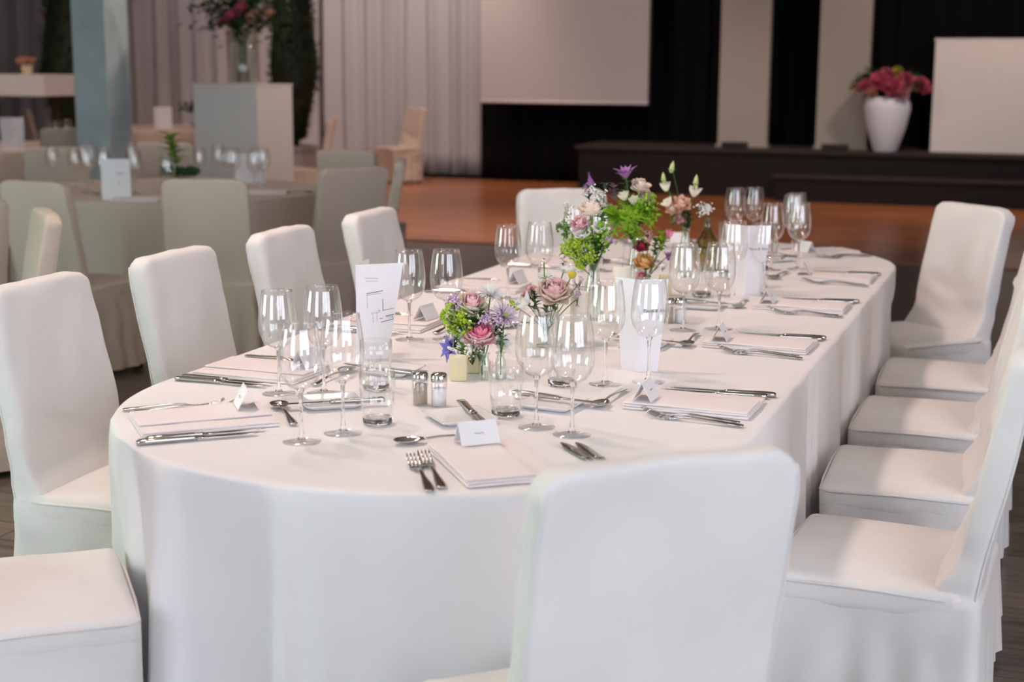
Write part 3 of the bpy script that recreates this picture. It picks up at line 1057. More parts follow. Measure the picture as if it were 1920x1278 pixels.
# ------------------------------------------------------------------ flowers
def petal_mesh(name, cup=.35, curl=.25, point=0.0, nu=5, nv=6, tipw=1.0):
    """unit petal: base at origin, grows along +Z, width ~1, faces +Y outward; thin solid"""
    v, f = [], []
    for side in (0, 1):
        for j in range(nv + 1):
            t = j / nv
            wdt = math.sin(PI * (.12 + .80 * t) ** .9) ** .75 * .5
            if point:
                wdt *= (1 - t ** 3 * point)
            wdt = max(wdt, .02)
            for i in range(nu + 1):
                q = -1 + 2 * i / nu
                x = q * wdt
                y = -cup * (q * q) * wdt * 1.2 + curl * t ** 3 - cup * .5 * (1 - (2 * t - 1) ** 2) * -.5
                v.append((x, y + side * .025, t - .06 * q * q * t))
    n1 = nu + 1
    half = n1 * (nv + 1)
    for j in range(nv):
        for i in range(nu):
            a = j * n1 + i
            f.append((a, a + n1, a + n1 + 1, a + 1))
            f.append((half + a, half + a + 1, half + a + n1 + 1, half + a + n1))
    return mesh(name, v, f)

PET = petal_mesh('petal', .62, .22)
PETIN = petal_mesh('petal_inner', .8, .03)
PETTH = petal_mesh('petal_narrow', .25, .12, .5, 2, 4)
PETPT = petal_mesh('petal_pointed', .35, .45, .85, 3, 5)
LEAFM = petal_mesh('leaf_blade', .25, .35, .9, 3, 5)
ICO = bmesh.new(); bmesh.ops.create_icosphere(ICO, subdivisions=1, radius=1.0)
ICO_V = [v.co.copy() for v in ICO.verts]; ICO_F = [tuple(x.index for x in f.verts) for f in ICO.faces]; ICO.free()
OCT_V = [Vector(p) for p in ((1, 0, 0), (-1, 0, 0), (0, 1, 0), (0, -1, 0), (0, 0, 1), (0, 0, -1))]
OCT_F = [(0, 2, 4), (2, 1, 4), (1, 3, 4), (3, 0, 4), (2, 0, 5), (1, 2, 5), (3, 1, 5), (0, 3, 5)]
fr = random.Random(77)

def axis_mtx(d):
    return Vector(d).normalized().to_track_quat('Z', 'Y').to_matrix().to_4x4()

def flower_root(name, label, cat, pos, axis, group):
    t = thing(name, label, cat, pos, 0, group)
    t.rotation_euler = axis_mtx(axis).to_euler()
    return t

def stem_to(root, pos, dest, m, r=.0016):
    """stem from the bloom to the bottle neck, built in the bloom's own frame"""
    inv = (Matrix.Translation(pos) @ root.rotation_euler.to_matrix().to_4x4()).inverted()
    p0, p2 = Vector(pos), Vector(dest)
    mid = (p0 + p2) / 2 + Vector((0, 0, .02))
    mid.x = p2.x * .45 + p0.x * .55
    mid.y = p2.y * .45 + p0.y * .55
    pts = []
    for i in range(7):
        t = i / 6
        pts.append(inv @ ((1 - t) ** 2 * p0 + 2 * t * (1 - t) * mid + t * t * p2))
    obj('stem', MB().tube(pts, r, 6).mesh('stem'), m, root)

def add_petals(root, specs, joined):
    """specs: (mesh, matrix, material)"""
    if joined:
        by = {}
        for me, mx, m in specs:
            by.setdefault(m.name, (MB(), m))[0].add([v.co for v in me.vertices], [tuple(p.vertices) for p in me.polygons], mx)
        for k, (b, m) in by.items():
            obj('bloom', b.mesh('bloom'), m, root)
    else:
        for me, mx, m in specs:
            o = obj('petal', me, m, root)
            o.matrix_local = mx

def petal_mtx(az, tilt, base_r, z0, wd, ln):
    return (Matrix.Rotation(az, 4, 'Z') @ Matrix.Translation((0, base_r, z0)) @ Matrix.Rotation(-tilt, 4, 'X')
            @ Matrix.Diagonal((wd, ln * .8, ln, 1)))

def rose(label, pos, r, inner, outer, axis, dest, group, joined=False, name='rose', open_=1.0):
    t = flower_root(name, label, 'rose', pos, axis, group)
    sp = []
    layers = [(3, .03, -4, .86, .42, inner, PETIN), (3, .10, 4, .92, .62, inner, PETIN), (4, .18, 9, .96, .78, inner, PETIN), (5, .27, 15, 1.0, .90, inner, PET),
              (5, .34, 22 * open_, 1.04, 1.0, outer, PET), (6, .40, 33 * open_, 1.06, 1.05, outer, PET), (6, .42, 50 * open_, 1.02, 1.05, outer, PET)]
    for li, (n, br, ti, ln, wd, m, me) in enumerate(layers):
        a0 = fr.uniform(0, 6.28)
        for k in range(n):
            az = a0 + 2 * PI * k / n + fr.uniform(-.15, .15)
            sp.append((me, petal_mtx(az, R(ti + fr.uniform(-5, 5)), r * br, -r * .40 - r * .06 * li, r * wd, r * ln * fr.uniform(.94, 1.06)), m))
    add_petals(t, sp, joined)
    obj('calyx', MB().lathe([(0, -r * .75), (r * .18, -r * .7), (r * .34, -r * .5), (r * .30, -r * .35), (0, -r * .3)], 10).mesh('calyx'), M['leaf'], t)
    stem_to(t, pos, dest, M['stem'])
    return t

def daisy(label, pos, r, m, axis, dest, group, rows=3, n=20, joined=False, centre='lime'):
    t = flower_root('chrysanthemum', label, 'flower', pos, axis, group)
    sp = []
    for row in range(rows):
        for k in range(n):
            az = 2 * PI * (k + .33 * row) / n + fr.uniform(-.06, .06)
            sp.append((PETTH, petal_mtx(az, R(72 - 24 * row + fr.uniform(-8, 8)), r * .12, 0, r * .22, r * (1 - .13 * row) * fr.uniform(.9, 1.05)), m))
    add_petals(t, sp, joined)
    obj('flower_centre', MB().lathe([(0, -.02 * r), (r * .2, 0), (r * .2, r * .12), (r * .1, r * .2), (0, r * .22)], 12).mesh('flower_centre'), M[centre], t)
    stem_to(t, pos, dest, M['stem'])

def cup_flower(label, pos, r, m, axis, dest, group, name='lisianthus', n=6, tilt=22, pointed=False):
    t = flower_root(name, label, 'flower', pos, axis, group)
    sp = []
    me = PETPT if pointed else PET
    for row, (tl, s) in enumerate(((tilt * .6, .92), (tilt, 1.0))):
        for k in range(n if row else n - 1):
            az = 2 * PI * (k + .5 * row) / n + fr.uniform(-.1, .1)
            sp.append((me, petal_mtx(az, R(tl + fr.uniform(-5, 5)), r * .16, -r * .8, r * .95, r * 1.7 * s), m))
    add_petals(t, sp, r < .022)
    obj('calyx', MB().lathe([(0, -r * 1.0), (r * .2, -r * .9), (r * .3, -r * .7), (0, -r * .6)], 10).mesh('calyx'), M['stem'], t)
    stem_to(t, pos, dest, M['stem'])

def bud(label, pos, r, axis, dest, group):
    t = flower_root('flower_bud', label, 'flower bud', pos, axis, group)
    obj('bud', MB().lathe([(0, -r * 1.1), (r * .35, -r), (r * .55, -r * .3), (r * .42, r * .6), (r * .12, r * 1.3), (0, r * 1.5)], 12).mesh('bud'), M['bud'], t)
    for k in range(4):
        o = obj('sepal', LEAFM, M['leaf'], t)
        o.matrix_local = petal_mtx(k * PI / 2, R(28), r * .2, -r * 1.0, r * .4, r * 1.2)
    stem_to(t, pos, dest, M['stem'], .0012)

def cloud(name, label, cat, pos, r, m, count, br, dest, group, squash=.8, solid='ico', part='florets', stemm='stem'):
    t = thing(name, label, cat, pos, 0, group)
    b = MB()
    sb = MB()
    V_, F_ = (ICO_V, ICO_F) if solid == 'ico' else (OCT_V, OCT_F)
    cl = [Vector((fr.gauss(0, .5), fr.gauss(0, .5), fr.gauss(0, .5) * squash)) for _ in range(max(4, count // 14))]
    for i in range(count):
        c = cl[i % len(cl)]
        p = c + Vector((fr.gauss(0, .2), fr.gauss(0, .2), fr.gauss(0, .2)))
        if p.length > 1.15:
            p *= 1.1 / p.length
        p *= r
        s = br * fr.uniform(.6, 1.2)
        rot = Matrix.Rotation(fr.uniform(0, 6), 4, Vector((fr.random() + .1, fr.random(), fr.random())))
        b.add(V_, F_, Matrix.Translation(p) @ rot @ Matrix.Diagonal((s, s, s * .7, 1)))
        if i % 3 == 0:
            sb.tube([Vector((0, 0, -r * .9)), p * .5 + Vector((0, 0, -r * .25)), p], .0005, 3, False)
    o = obj(part, b.mesh(part), m, t)
    o['kind'] = 'stuff'
    o2 = obj('twigs', sb.mesh('twigs'), M[stemm], t)
    o2['kind'] = 'stuff'
    stem_to(t, pos, dest, M[stemm], .0014)
    return t

def fern(label, pos, r, m, dest, group, n=11):
    n = int(n * 1.9)
    t = thing('fern_spray', label, 'foliage', pos, 0, group)
    b = MB()
    for k in range(n):
        az = 2 * PI * k / n + fr.uniform(-.3, .3)
        el = fr.uniform(-.5, 1.1)
        L = r * fr.uniform(.8, 1.25)
        d = Vector((math.cos(az) * math.cos(el), math.sin(az) * math.cos(el), math.sin(el)))
        side = d.cross(Vector((0, 0, 1))).normalized()
        up = side.cross(d)
        pts = [d * L * q + Vector((0, 0, -.25 * L * q * q)) for q in (0, .25, .5, .75, 1)]
        b.tube(pts, [.0011, .0010, .0008, .0006, .0003], 4, False)
        for i in range(22):
            q = .1 + .9 * i / 22
            p = d * L * q + Vector((0, 0, -.25 * L * q * q))
            for sgn in (-1, 1):
                ln = r * .30 * (1.05 - q * .7) * fr.uniform(.7, 1.2)
                e = p + (side * sgn + d * .55 + up * fr.uniform(-.5, .7)).normalized() * ln
                wv = (d * .5 + up * .5).normalized() * ln * .19
                n0 = len(b.v)
                m_ = (p + e) / 2
                b.v += [p, m_ + wv, e, m_ - wv]
                b.f += [(n0, n0 + 1, n0 + 2, n0 + 3)]
    o = obj('fronds', b.mesh('fronds', False), m, t)
    o['kind'] = 'stuff'
    stem_to(t, pos, dest, M['stem'], .002)

def sprig(label, pos, r, m, dest, group, n=9, droop=0.0, big=.62, name='leaf_sprig'):
    t = thing(name, label, 'foliage', pos, 0, group)
    n = int(n * 1.5)
    for k in range(n):
        az = 2 * PI * k / n * 2.7 + fr.uniform(-.3, .3)
        h = -r * .7 + 1.5 * r * k / n
        o = obj('leaf', LEAFM, m, t)
        o.matrix_local = (Matrix.Translation((0, 0, h - droop * r)) @ Matrix.Rotation(az, 4, 'Z') @ Matrix.Rotation(-R(fr.uniform(35, 75) + 50 * droop), 4, 'X')
                          @ Matrix.Diagonal((r * big * .6, r * big, r * big * fr.uniform(1.0, 1.35), 1)))
    stem_to(t, (pos[0], pos[1], pos[2] + r * .7), dest, M['stem'] if m != M['leafdk'] else M['stemdk'])
    return t

def waxspike(label, pos, r, m, dest, group):
    cloud('waxflower_sprig', label, 'flower', pos, r, m, 46, r * .14, dest, group, 1.3)

# bottles and vases on the table
def bottle(label, loc, prof, m, group, name='bottle_vase', seg=24, th=.0016):
    t = thing(name, label, 'vase', (loc[0], loc[1], ZT), 0, group)
    inner = [(max(0, r - th), z + (th if i == 0 else 0)) for i, (r, z) in enumerate(prof)]
    obj('glass_wall', MB().lathe([(0, 0)] + prof + inner[::-1] + [(0, .004)], seg).mesh('glass_wall'), m, t)
    obj('rim', MB().lathe([(prof[-1][0] + .0008, prof[-1][1] - .002), (prof[-1][0] + .0012, prof[-1][1]), (prof[-1][0] - .0006, prof[-1][1] + .001),
                           (prof[-1][0] - th - .0006, prof[-1][1])], seg).mesh('rim'), m, t)
    return t
GV = 'small vases along the table centre'
def votive(label, loc, s, h, rz=.3):
    t = thing('square_votive', label, 'votive', (loc[0], loc[1], ZT), rz, GV)
    b = MB().add(*rbox_vf(s / 2, s / 2, h / 2, .003, 2, 2, 2, lambda p: Vector((p.x, p.y, p.z + h / 2))))
    obj('wax_block', b.mesh('wax_block'), M['creamvase'], t)
    obj('well', MB().lathe([(0, h + .0004), (s * .3, h + .0004), (s * .31, h + .001), (s * .34, h + .001), (s * .34, h - .002)], 16).mesh('well'), M['candle'], t)
votive('small square cream votive below the violet-blue flower', (-.062, -1.165), .043, .062)
votive('small square cream votive behind the first, left of the clear bud vases', (-.063, -1.06), .043, .062)
votive('small square cream votive beyond the name-printed card', (.075, .42), .045, .07)
bud_prof = [(.013, 0), (.0145, .004), (.0145, .045), (.010, .058), (.0095, .066), (.012, .070)]
bottle('slim clear bud vase beside the cream votives', (.002, -1.145), bud_prof, M['vaseglass'], GV, 'bud_vase')
bottle('slim clear bud vase seen through the water tumbler', (.035, -1.12), bud_prof, M['vaseglass'], GV, 'bud_vase')
jar = [(.036, 0), (.040, .005), (.041, .07), (.036, .088), (.035, .098), (.037, .102)]
bottle('clear glass jar holding the blush rose arrangement', (-.005, -.64), jar, M['vaseglass'], GV, 'glass_jar')
tallb = [(.030, 0), (.034, .006), (.035, .07), (.028, .11), (.018, .145), (.0165, .18), (.019, .19)]
bottle('tall clear bottle with green stems under the white and pink blooms', (-.012, -.16), tallb, M['vaseglass'], GV)
bottle('tall clear bottle with green stems under the bright fern', (-.01, .32), [(r * .95, z * 1.12) for r, z in tallb], M['vaseglass'], GV)
bottle('tall clear bottle holding peach roses and lisianthus', (.03, .90), [(r * .95, z) for r, z in tallb], M['vaseglass'], GV)
bottle('olive tinted round bottle behind the peach roses', (.07, 1.10), [(.03, 0), (.05, .01), (.056, .07), (.045, .12), (.018, .16), (.014, .20), (.016, .21)], M['amberglass'], GV)
bottle('low clear bud vase with the apricot rose', (.045, .27), [(r * 1.5, z * 1.2) for r, z in bud_prof], M['vaseglass'], GV, 'bud_vase')
def candle(label, loc, r, h):
    t = thing('pillar_candle', label, 'candle', (loc[0], loc[1], ZT), 0, 'ivory candles')
    obj('wax', MB().lathe([(0, 0), (r, 0), (r, h - .003), (r - .002, h), (r * .6, h - .002), (0, h - .004)], 24).mesh('wax'), M['candle'], t)
    obj('wick', MB().tube([(0, 0, h - .005), (.001, 0, h + .006), (.003, 0, h + .010)], .0008, 5).mesh('wick'), M['wick'], t)
candle('short ivory pillar candle in front of the jar of blush roses', (-.002, -.80), .021, .088)
candle('taller ivory pillar candle right of the jar of blush roses', (.062, -.545), .026, .148)
candle('ivory pillar candle behind the white and pink bouquet', (.03, .02), .03, .15)

ax0 = Vector((.30, -.75, .75))
def ax(dx=0, dy=0, dz=0):
    return ax0 + Vector((dx, dy, dz))
g1 = 'flowers of the nearest low arrangement'
D1a, D1b, D1c = (-.06, -1.11, .80), (.002, -1.145, .79), (.035, -1.12, .79)
Dd = (-.03, -1.08, .77)
rose('blush rose with a pink heart, topmost in the nearest arrangement', (-.069, -1.057, .938), .038, M['pinkpale'], M['cream'], ax(.05, .2, .1), Dd, g1)
rose('bright pink rose low at the front of the nearest arrangement', (-.034, -1.085, .863), .039, M['pink'], M['pinkpale'], ax(-.1, .15, .35), D1b, g1)
daisy('white chrysanthemum at the back of the nearest arrangement', (-.028, -1.03, .953), .036, M['white'], ax(.0, .25, .35), Dd, g1)
daisy('lilac white chrysanthemum at the right of the nearest arrangement', (.014, -1.035, .900), .038, M['lilacw'], ax(.5, .1), D1c, g1)
cloud('lilac_sprig', 'lilac flower cluster at the upper left of the nearest arrangement', 'flower', (-.113, -1.06, .936), .026, M['lilac'], 110, .0042, Dd, g1)
cloud('lilac_sprig', 'lilac flower cluster between the two roses of the nearest arrangement', 'flower', (-.040, -1.06, .908), .030, M['lilac'], 110, .0042, Dd, g1)
cloud('lady_mantle_sprig', 'lime green floret cluster at the left of the nearest arrangement', 'foliage', (-.100, -1.075, .890), .042, M['lime'], 330, .0044, Dd, g1)
cloud('baby_breath_sprig', 'tiny white filler blossoms left of the bright pink rose', 'flower', (-.108, -1.085, .845), .034, M['white'], 150, .0034, D1a, g1)
cloud('baby_breath_sprig', 'tiny white filler blossoms below the bright pink rose', 'flower', (-.050, -1.10, .815), .042, M['white'], 120, .0036, D1b, g1)
cup_flower('violet-blue flower hanging low at the front left of the nearest arrangement', (-.129, -1.09, .815), .021, M['blue'], (-.4, -.6, .1), D1a, g1, 'delphinium_flower', 5, 62, True)
cup_flower('white freesia at the right of the bright pink rose', (.016, -1.05, .833), .021, M['white'], (.5, -.5, .3), D1c, g1, 'freesia', 6, 40, True)
sprig('small dark leaf sprig under the lime florets of the nearest arrangement', (-.055, -1.075, .862), .045, M['leafdk'], Dd, g1, 9)
sprig('green leaf sprig hanging over the cream votives', (-.07, -1.12, .815), .032, M['leaf'], D1a, g1, 7)
cloud('lilac_sprig', 'lilac flower cluster behind the bright pink rose', 'flower', (-.005, -1.05, .885), .030, M['lilac'], 110, .0044, Dd, g1)
sprig('green leaves filling the middle of the nearest arrangement', (-.045, -1.05, .875), .05, M['leaf'], Dd, g1, 10)
sprig('green leaves at the right of the nearest arrangement', (.01, -1.05, .85), .04, M['leaf'], D1c, g1, 8)
g2 = 'flowers of the second low arrangement'
D2 = (-.005, -.64, .79)
rose('large blush pink rose of the second low arrangement', (.014, -.625, .915), .045, M['pinkpale'], M['blush'], ax(.0, .2, .2), D2, g2)
cloud('waxflower_sprig', 'dark pink berry cluster left of the large blush rose', 'flower', (-.055, -.64, .903), .022, M['dusty'], 50, .0052, D2, g2)
daisy('white chrysanthemum above the dark pink berries', (-.022, -.60, .942), .027, M['white'], ax(-.2, .2, .3), D2, g2, 2, 16)
daisy('white chrysanthemum behind the large blush rose', (.026, -.58, .962), .020, M['white'], ax(.2, .2, .4), D2, g2, 2, 16, True)
t_ = flower_root('craspedia', 'round yellow button flower right of the large blush rose', 'flower', (.055, -.59, .953), (.1, -.2, 1), g2)
obj('flower_head', MB().lathe([(0, -.013), (.008, -.010), (.0125, 0), (.010, .0085), (0, .0125)], 16).mesh('flower_head'), M['yellow'], t_)
stem_to(t_, (.055, -.59, .953), D2, M['stem'])
waxspike('purple waxflower sprig at the right of the large blush rose', (.076, -.595, .928), .020, M['lilac'], D2, g2)
waxspike('purple waxflower sprig hanging below the yellow button flower', (.074, -.60, .885), .020, M['lilac'], D2, g2)
cup_flower('white tulip-like bloom at the left of the jar', (-.072, -.65, .88), .024, M['white'], (-.6, -.3, .5), D2, g2, 'white_bloom', 6, 35)
cloud('lady_mantle_sprig', 'lime green sprig at the left of the white tulip-like bloom', 'foliage', (-.10, -.655, .862), .022, M['lime'], 90, .004, D2, g2)
sprig('pointed green leaf rising behind the white chrysanthemums', (-.028, -.60, .985), .018, M['leaf'], D2, g2, 3)
sprig('leafy green stems inside the glass jar', (-.005, -.64, .83), .04, M['leafdk'], (-.005, -.64, .76), g2, 9)
sprig('mid green leaves around the large blush rose', (.01, -.61, .885), .05, M['leaf'], D2, g2, 10)
sprig('deep green leaves left under the large blush rose', (-.045, -.63, .875), .04, M['leafdk'], D2, g2, 8)
g3 = 'flowers of the tall white and pink bouquet'
D3 = (-.012, -.16, .90)
rose('pink rose at the left of the tall bouquet', (-.042, -.222, 1.066), .026, M['pinkpale'], M['pinkpale'], ax(-.3), D3, g3)
cup_flower('white freesia below the pink rose of the tall bouquet', (-.031, -.225, 1.032), .025, M['white'], (-.1, -.8, .6), D3, g3, 'freesia', 6, 30)
cup_flower('white tulip-like bloom at the middle of the tall bouquet', (.019, -.21, 1.046), .021, M['white'], (.1, -.6, .8), D3, g3, 'white_bloom', 6, 26)
rose('pale blush rose at the top of the tall bouquet', (-.012, -.19, 1.114), .037, M['blush'], M['blush'], (.0, -.2, 1), D3, g3)
for i, (q, r_, lab) in enumerate([((-.080, -.225, 1.049), .030, 'light green floret sprig at the far left of the tall bouquet'),
                                  ((-.054, -.205, .985), .045, 'lime green floret cluster at the left of the tall bouquet'),
                                  ((-.028, -.20, .952), .034, 'lime green floret cluster hanging at the bottle neck')]):
    cloud('lady_mantle_sprig', lab, 'foliage', q, r_, M['lime'] if i else M['leaf'], (90, 300, 200)[i], .0046, D3, g3)
sprig('round dark green leaves in the middle of the tall bouquet', (.022, -.18, 1.075), .042, M['leaf'], D3, g3, 10)
sprig('dark drooping leaf sprig at the lower left of the tall bouquet', (-.092, -.225, .965), .030, M['leafdk'], D3, g3, 7, .6, .45)
sprig('dark green leaves under the flowers at the bottle neck', (.0, -.18, .965), .045, M['leafdk'], D3, g3, 10)
cloud('lilac_sprig', 'lilac sprig at the right of the tall bouquet', 'flower', (.042, -.20, 1.006), .026, M['lilac'], 70, .004, D3, g3)
cloud('baby_breath_sprig', 'tiny white blossoms at the top of the tall bouquet', 'flower', (.004, -.17, 1.145), .034, M['white'], 60, .0036, D3, g3)
sprig('dark green leaf arc above the blush rose', (-.028, -.17, 1.15), .034, M['leafdk'], D3, g3, 6)
sprig('dark green leaf pair right of the tall bouquet top', (.022, -.16, 1.165), .028, M['leafdk'], D3, g3, 5)
fern('bright green fern spray at the right of the tall bouquet', (.070, -.16, 1.078), .078, M['fern'], D3, g3, 13)
sprig('green leaves filling the left middle of the tall bouquet', (-.045, -.18, 1.03), .050, M['leaf'], D3, g3, 12)
cloud('lady_mantle_sprig', 'yellow green florets in the heart of the tall bouquet', 'foliage', (.012, -.175, 1.02), .050, M['fern'], 300, .0052, D3, g3)
cloud('baby_breath_sprig', 'tiny white blossoms at the left of the pink rose', 'flower', (-.085, -.20, 1.085), .034, M['white'], 70, .0036, D3, g3)
g4 = 'flowers of the second tall bouquet'
D4 = (-.01, .32, .95)
rose('pale pink rose, upper of two in the second tall bouquet', (.009, .311, 1.146), .030, M['blush'], M['blush'], ax(.1, .2, .2), D4, g4)
rose('pale pink rose, lower of two in the second tall bouquet', (.031, .318, 1.106), .027, M['pinkpale'], M['blush'], ax(.3, .2, .1), D4, g4)
cup_flower('cream lisianthus left of the green stem top', (-.045, .291, 1.104), .020, M['cream'], (-.2, -.4, 1), D4, g4)
cup_flower('cream lisianthus below the upper pale pink rose', (-.007, .29, 1.088), .020, M['cream'], (.1, -.5, .9), D4, g4)
cup_flower('purple bell flower pointing left above the bouquets', (-.160, .247, 1.150), .027, M['purple'], (-.95, -.1, .25), D4, g4, 'purple_bell_flower', 5, 34, True)
cup_flower('purple bell flower at the very top of the bouquets', (-.043, .292, 1.190), .029, M['purple'], (-.1, -.2, 1), D4, g4, 'purple_bell_flower', 5, 32, True)
sprig('purple grey leaf sprig between the purple bell flowers', (-.079, .278, 1.118), .036, M['purpleleaf'], D4, g4, 9)
sprig('dark green leaves behind the purple bell flowers', (-.045, .31, 1.14), .036, M['leafdk'], D4, g4, 7)
fern('bright green fern spray below the pale pink roses', (.0, .30, 1.048), .085, M['fern'], D4, g4, 15)
fern('yellow green fern hanging over the second tall bottle', (-.01, .27, .985), .055, M['fern'], D4, g4, 10)
cloud('lady_mantle_sprig', 'lime floret mass under the pale pink roses', 'foliage', (.015, .31, 1.06), .058, M['fern'], 320, .0056, D4, g4)
sprig('mid green leaves below the fern of the second tall bouquet', (-.02, .30, .99), .05, M['leaf'], D4, g4, 10)
g5 = 'flowers of the farthest bouquet'
D5 = (.03, .90, .93)
cup_flower('cream lisianthus at the left of the farthest bouquet', (-.042, .854, 1.095), .022, M['cream'], (-.1, -.3, 1), D5, g5)
bud('pale green bud just above the left cream lisianthus', (-.05, .851, 1.127), .016, (-.1, 0, 1), D5, g5)
bud('tall pale green bud, highest of the farthest bouquet', (-.021, .861, 1.167), .018, (.2, 0, 1), D5, g5)
bud('pale green bud at the right of the farthest bouquet', (.065, .893, 1.116), .018, (.1, 0, 1), D5, g5)
cup_flower('greenish white lisianthus at the right of the farthest bouquet', (.061, .891, 1.076), .025, M['cream'], (.2, -.3, .8), D5, g5)
rose('peach rose, largest in the farthest bouquet', (.018, .865, 1.039), .034, M['peach'], M['peach'], ax(.1, .1, .2), D5, g5)
rose('small peach rose left of the largest peach one', (-.016, .86, 1.015), .023, M['blush'], M['peach'], ax(-.3), D5, g5, True)
cup_flower('cream petalled bloom at the left of the peach roses', (-.035, .857, 1.037), .022, M['cream'], (-.6, -.2, .8), D5, g5, 'cream_bloom', 6, 30)
rose('small peach rose hanging lowest in the farthest bouquet', (.012, .865, .982), .020, M['peach'], M['pinkpale'], ax(.1, -.3, -.3), D5, g5, True)
cloud('baby_breath_sprig', 'tiny white blossoms at the right of the farthest bouquet', 'flower', (.085, .899, 1.018), .045, M['white'], 90, .0042, D5, g5)
sprig('dark green leaves below the peach roses', (.041, .884, .97), .045, M['leafdk'], D5, g5, 11)
sprig('green leaves at the left below the peach roses', (-.012, .868, .975), .036, M['leaf'], D5, g5, 8)
sprig('deep green leaves filling the farthest bouquet', (.02, .88, 1.0), .05, M['leafdk'], D5, g5, 12)
g6 = 'flowers of the low arrangement behind the name-printed card'
D6 = (.045, .27, .82)
rose('apricot orange rose behind the name-printed card', (.032, .29, .886), .033, M['orange'], M['orange'], ax(.0, .1, .2), D6, g6)
rose('dark red rose above the apricot one', (.016, .311, .939), .025, M['red'], M['red'], ax(-.1, .1, .2), D6, g6, True)
cloud('waxflower_sprig', 'dusty pink blossom cluster above the dark red rose', 'flower', (.036, .318, .972), .026, M['dusty'], 60, .006, D6, g6)
cup_flower('pink bud bloom above the lime leaves of the low arrangement', (.104, .344, .975), .019, M['pink'], (.1, -.2, 1), D6, g6, 'pink_bloom', 5, 16)
sprig('lime green leaves right of the dark red rose', (.079, .334, .95), .046, M['lime'], D6, g6, 12)
sprig('mid green leaves under the pink bud bloom', (.06, .33, .93), .04, M['leaf'], D6, g6, 9)
rose('small pink rose right behind the name-printed card', (.030, .27, .838), .018, M['pink'], M['pinkpale'], ax(), D6, g6, True)
cloud('baby_breath_sprig', 'tiny white blossoms right of the apricot rose', 'flower', (.089, .32, .871), .026, M['white'], 60, .0036, D6, g6)
cup_flower('purple flower spike right of the apricot rose', (.104, .344, .90), .018, M['purple'], (.1, -.2, 1), D6, g6, 'purple_flower', 5, 16, True)

# ------------------------------------------------------------------ background tables, chairs, column, plants
GB = 'covered chairs at the background tables'
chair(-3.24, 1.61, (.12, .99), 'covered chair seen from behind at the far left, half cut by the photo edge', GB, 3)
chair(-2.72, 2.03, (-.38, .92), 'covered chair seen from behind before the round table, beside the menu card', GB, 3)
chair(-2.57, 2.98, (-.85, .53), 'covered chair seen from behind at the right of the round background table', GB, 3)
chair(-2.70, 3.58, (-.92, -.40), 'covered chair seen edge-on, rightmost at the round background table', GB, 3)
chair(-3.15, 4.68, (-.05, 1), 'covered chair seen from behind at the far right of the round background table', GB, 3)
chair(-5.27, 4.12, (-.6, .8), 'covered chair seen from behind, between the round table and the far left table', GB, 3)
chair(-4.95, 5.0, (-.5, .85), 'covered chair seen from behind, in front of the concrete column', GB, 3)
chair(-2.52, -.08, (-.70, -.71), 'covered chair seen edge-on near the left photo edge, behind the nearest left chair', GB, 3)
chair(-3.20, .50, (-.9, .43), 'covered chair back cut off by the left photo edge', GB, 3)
chair(-6.85, 13.35, (-.5, -.85), 'small covered chair standing alone in front of the pale curtain', GB, 3)
chair(-6.05, 9.25, (-.92, -.35), 'thin edge-on covered chair right behind the white pedestal', GB, 3)

BGT = []
def round_table(cx, cy, r, label, clabel, seed):
    t = thing('round_table', label, 'table', (cx, cy, 0.012 if cy > 7.45 else 0.0005), 0, 'round background tables')
    obj('tabletop', MB().lathe([(0, .70), (r - .02, .70), (r - .02, .735), (0, .735)], 40).mesh('tabletop'), M['tabletop'], t)
    obj('pedestal', MB().lathe([(0, 0), (.3, 0), (.28, .03), (.05, .06), (.05, .70), (0, .70)], 20).mesh('pedestal'), M['iron'], t)
    rn = random.Random(seed)
    fo = []
    s = 0
    while s < 2 * PI * r:
        fo.append((s, rn.uniform(-.03, .05), rn.uniform(.06, .12), rn.random() < .4))
        s += rn.uniform(.18, .35)
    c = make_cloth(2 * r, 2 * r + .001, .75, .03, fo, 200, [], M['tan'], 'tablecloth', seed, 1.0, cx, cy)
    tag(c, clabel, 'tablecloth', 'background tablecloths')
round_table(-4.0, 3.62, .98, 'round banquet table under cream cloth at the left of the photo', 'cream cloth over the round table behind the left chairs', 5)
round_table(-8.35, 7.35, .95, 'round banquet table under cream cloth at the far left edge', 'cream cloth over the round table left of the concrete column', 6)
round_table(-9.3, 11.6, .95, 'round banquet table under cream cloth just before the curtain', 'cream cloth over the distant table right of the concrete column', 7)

menu_card((-3.86, 2.80), R(28), R(8), 'white folded menu card with a small emblem on the round background table', 'emblem', .24, .085, .085)
menu_card((-7.72, 6.72), R(30), R(12), 'white folded menu card with a small emblem on the far left table', 'emblem', .30, .11, .10)
menu_card((-9.1, 11.3), R(30), R(10), 'white folded menu card on the distant table before the curtain', 'none', .27, .11, .11)
menu_card((-3.78, 4.22), R(30), R(10), 'white folded menu card behind the green plant on the round background table', 'none', .20, .10, .10)
gr = random.Random(3)
GGL = 'wine glasses on the background tables'
spots = [(-4.87, 3.55), (-4.80, 3.80), (-4.62, 3.45), (-4.66, 3.68), (-4.50, 3.60), (-4.60, 4.05), (-4.42, 3.30), (-4.15, 3.1),
         (-3.93, 3.83), (-3.90, 4.02), (-3.76, 3.90), (-3.66, 3.80), (-3.62, 4.05), (-3.50, 3.90), (-3.46, 3.72), (-4.0, 3.2), (-3.62, 2.98)]
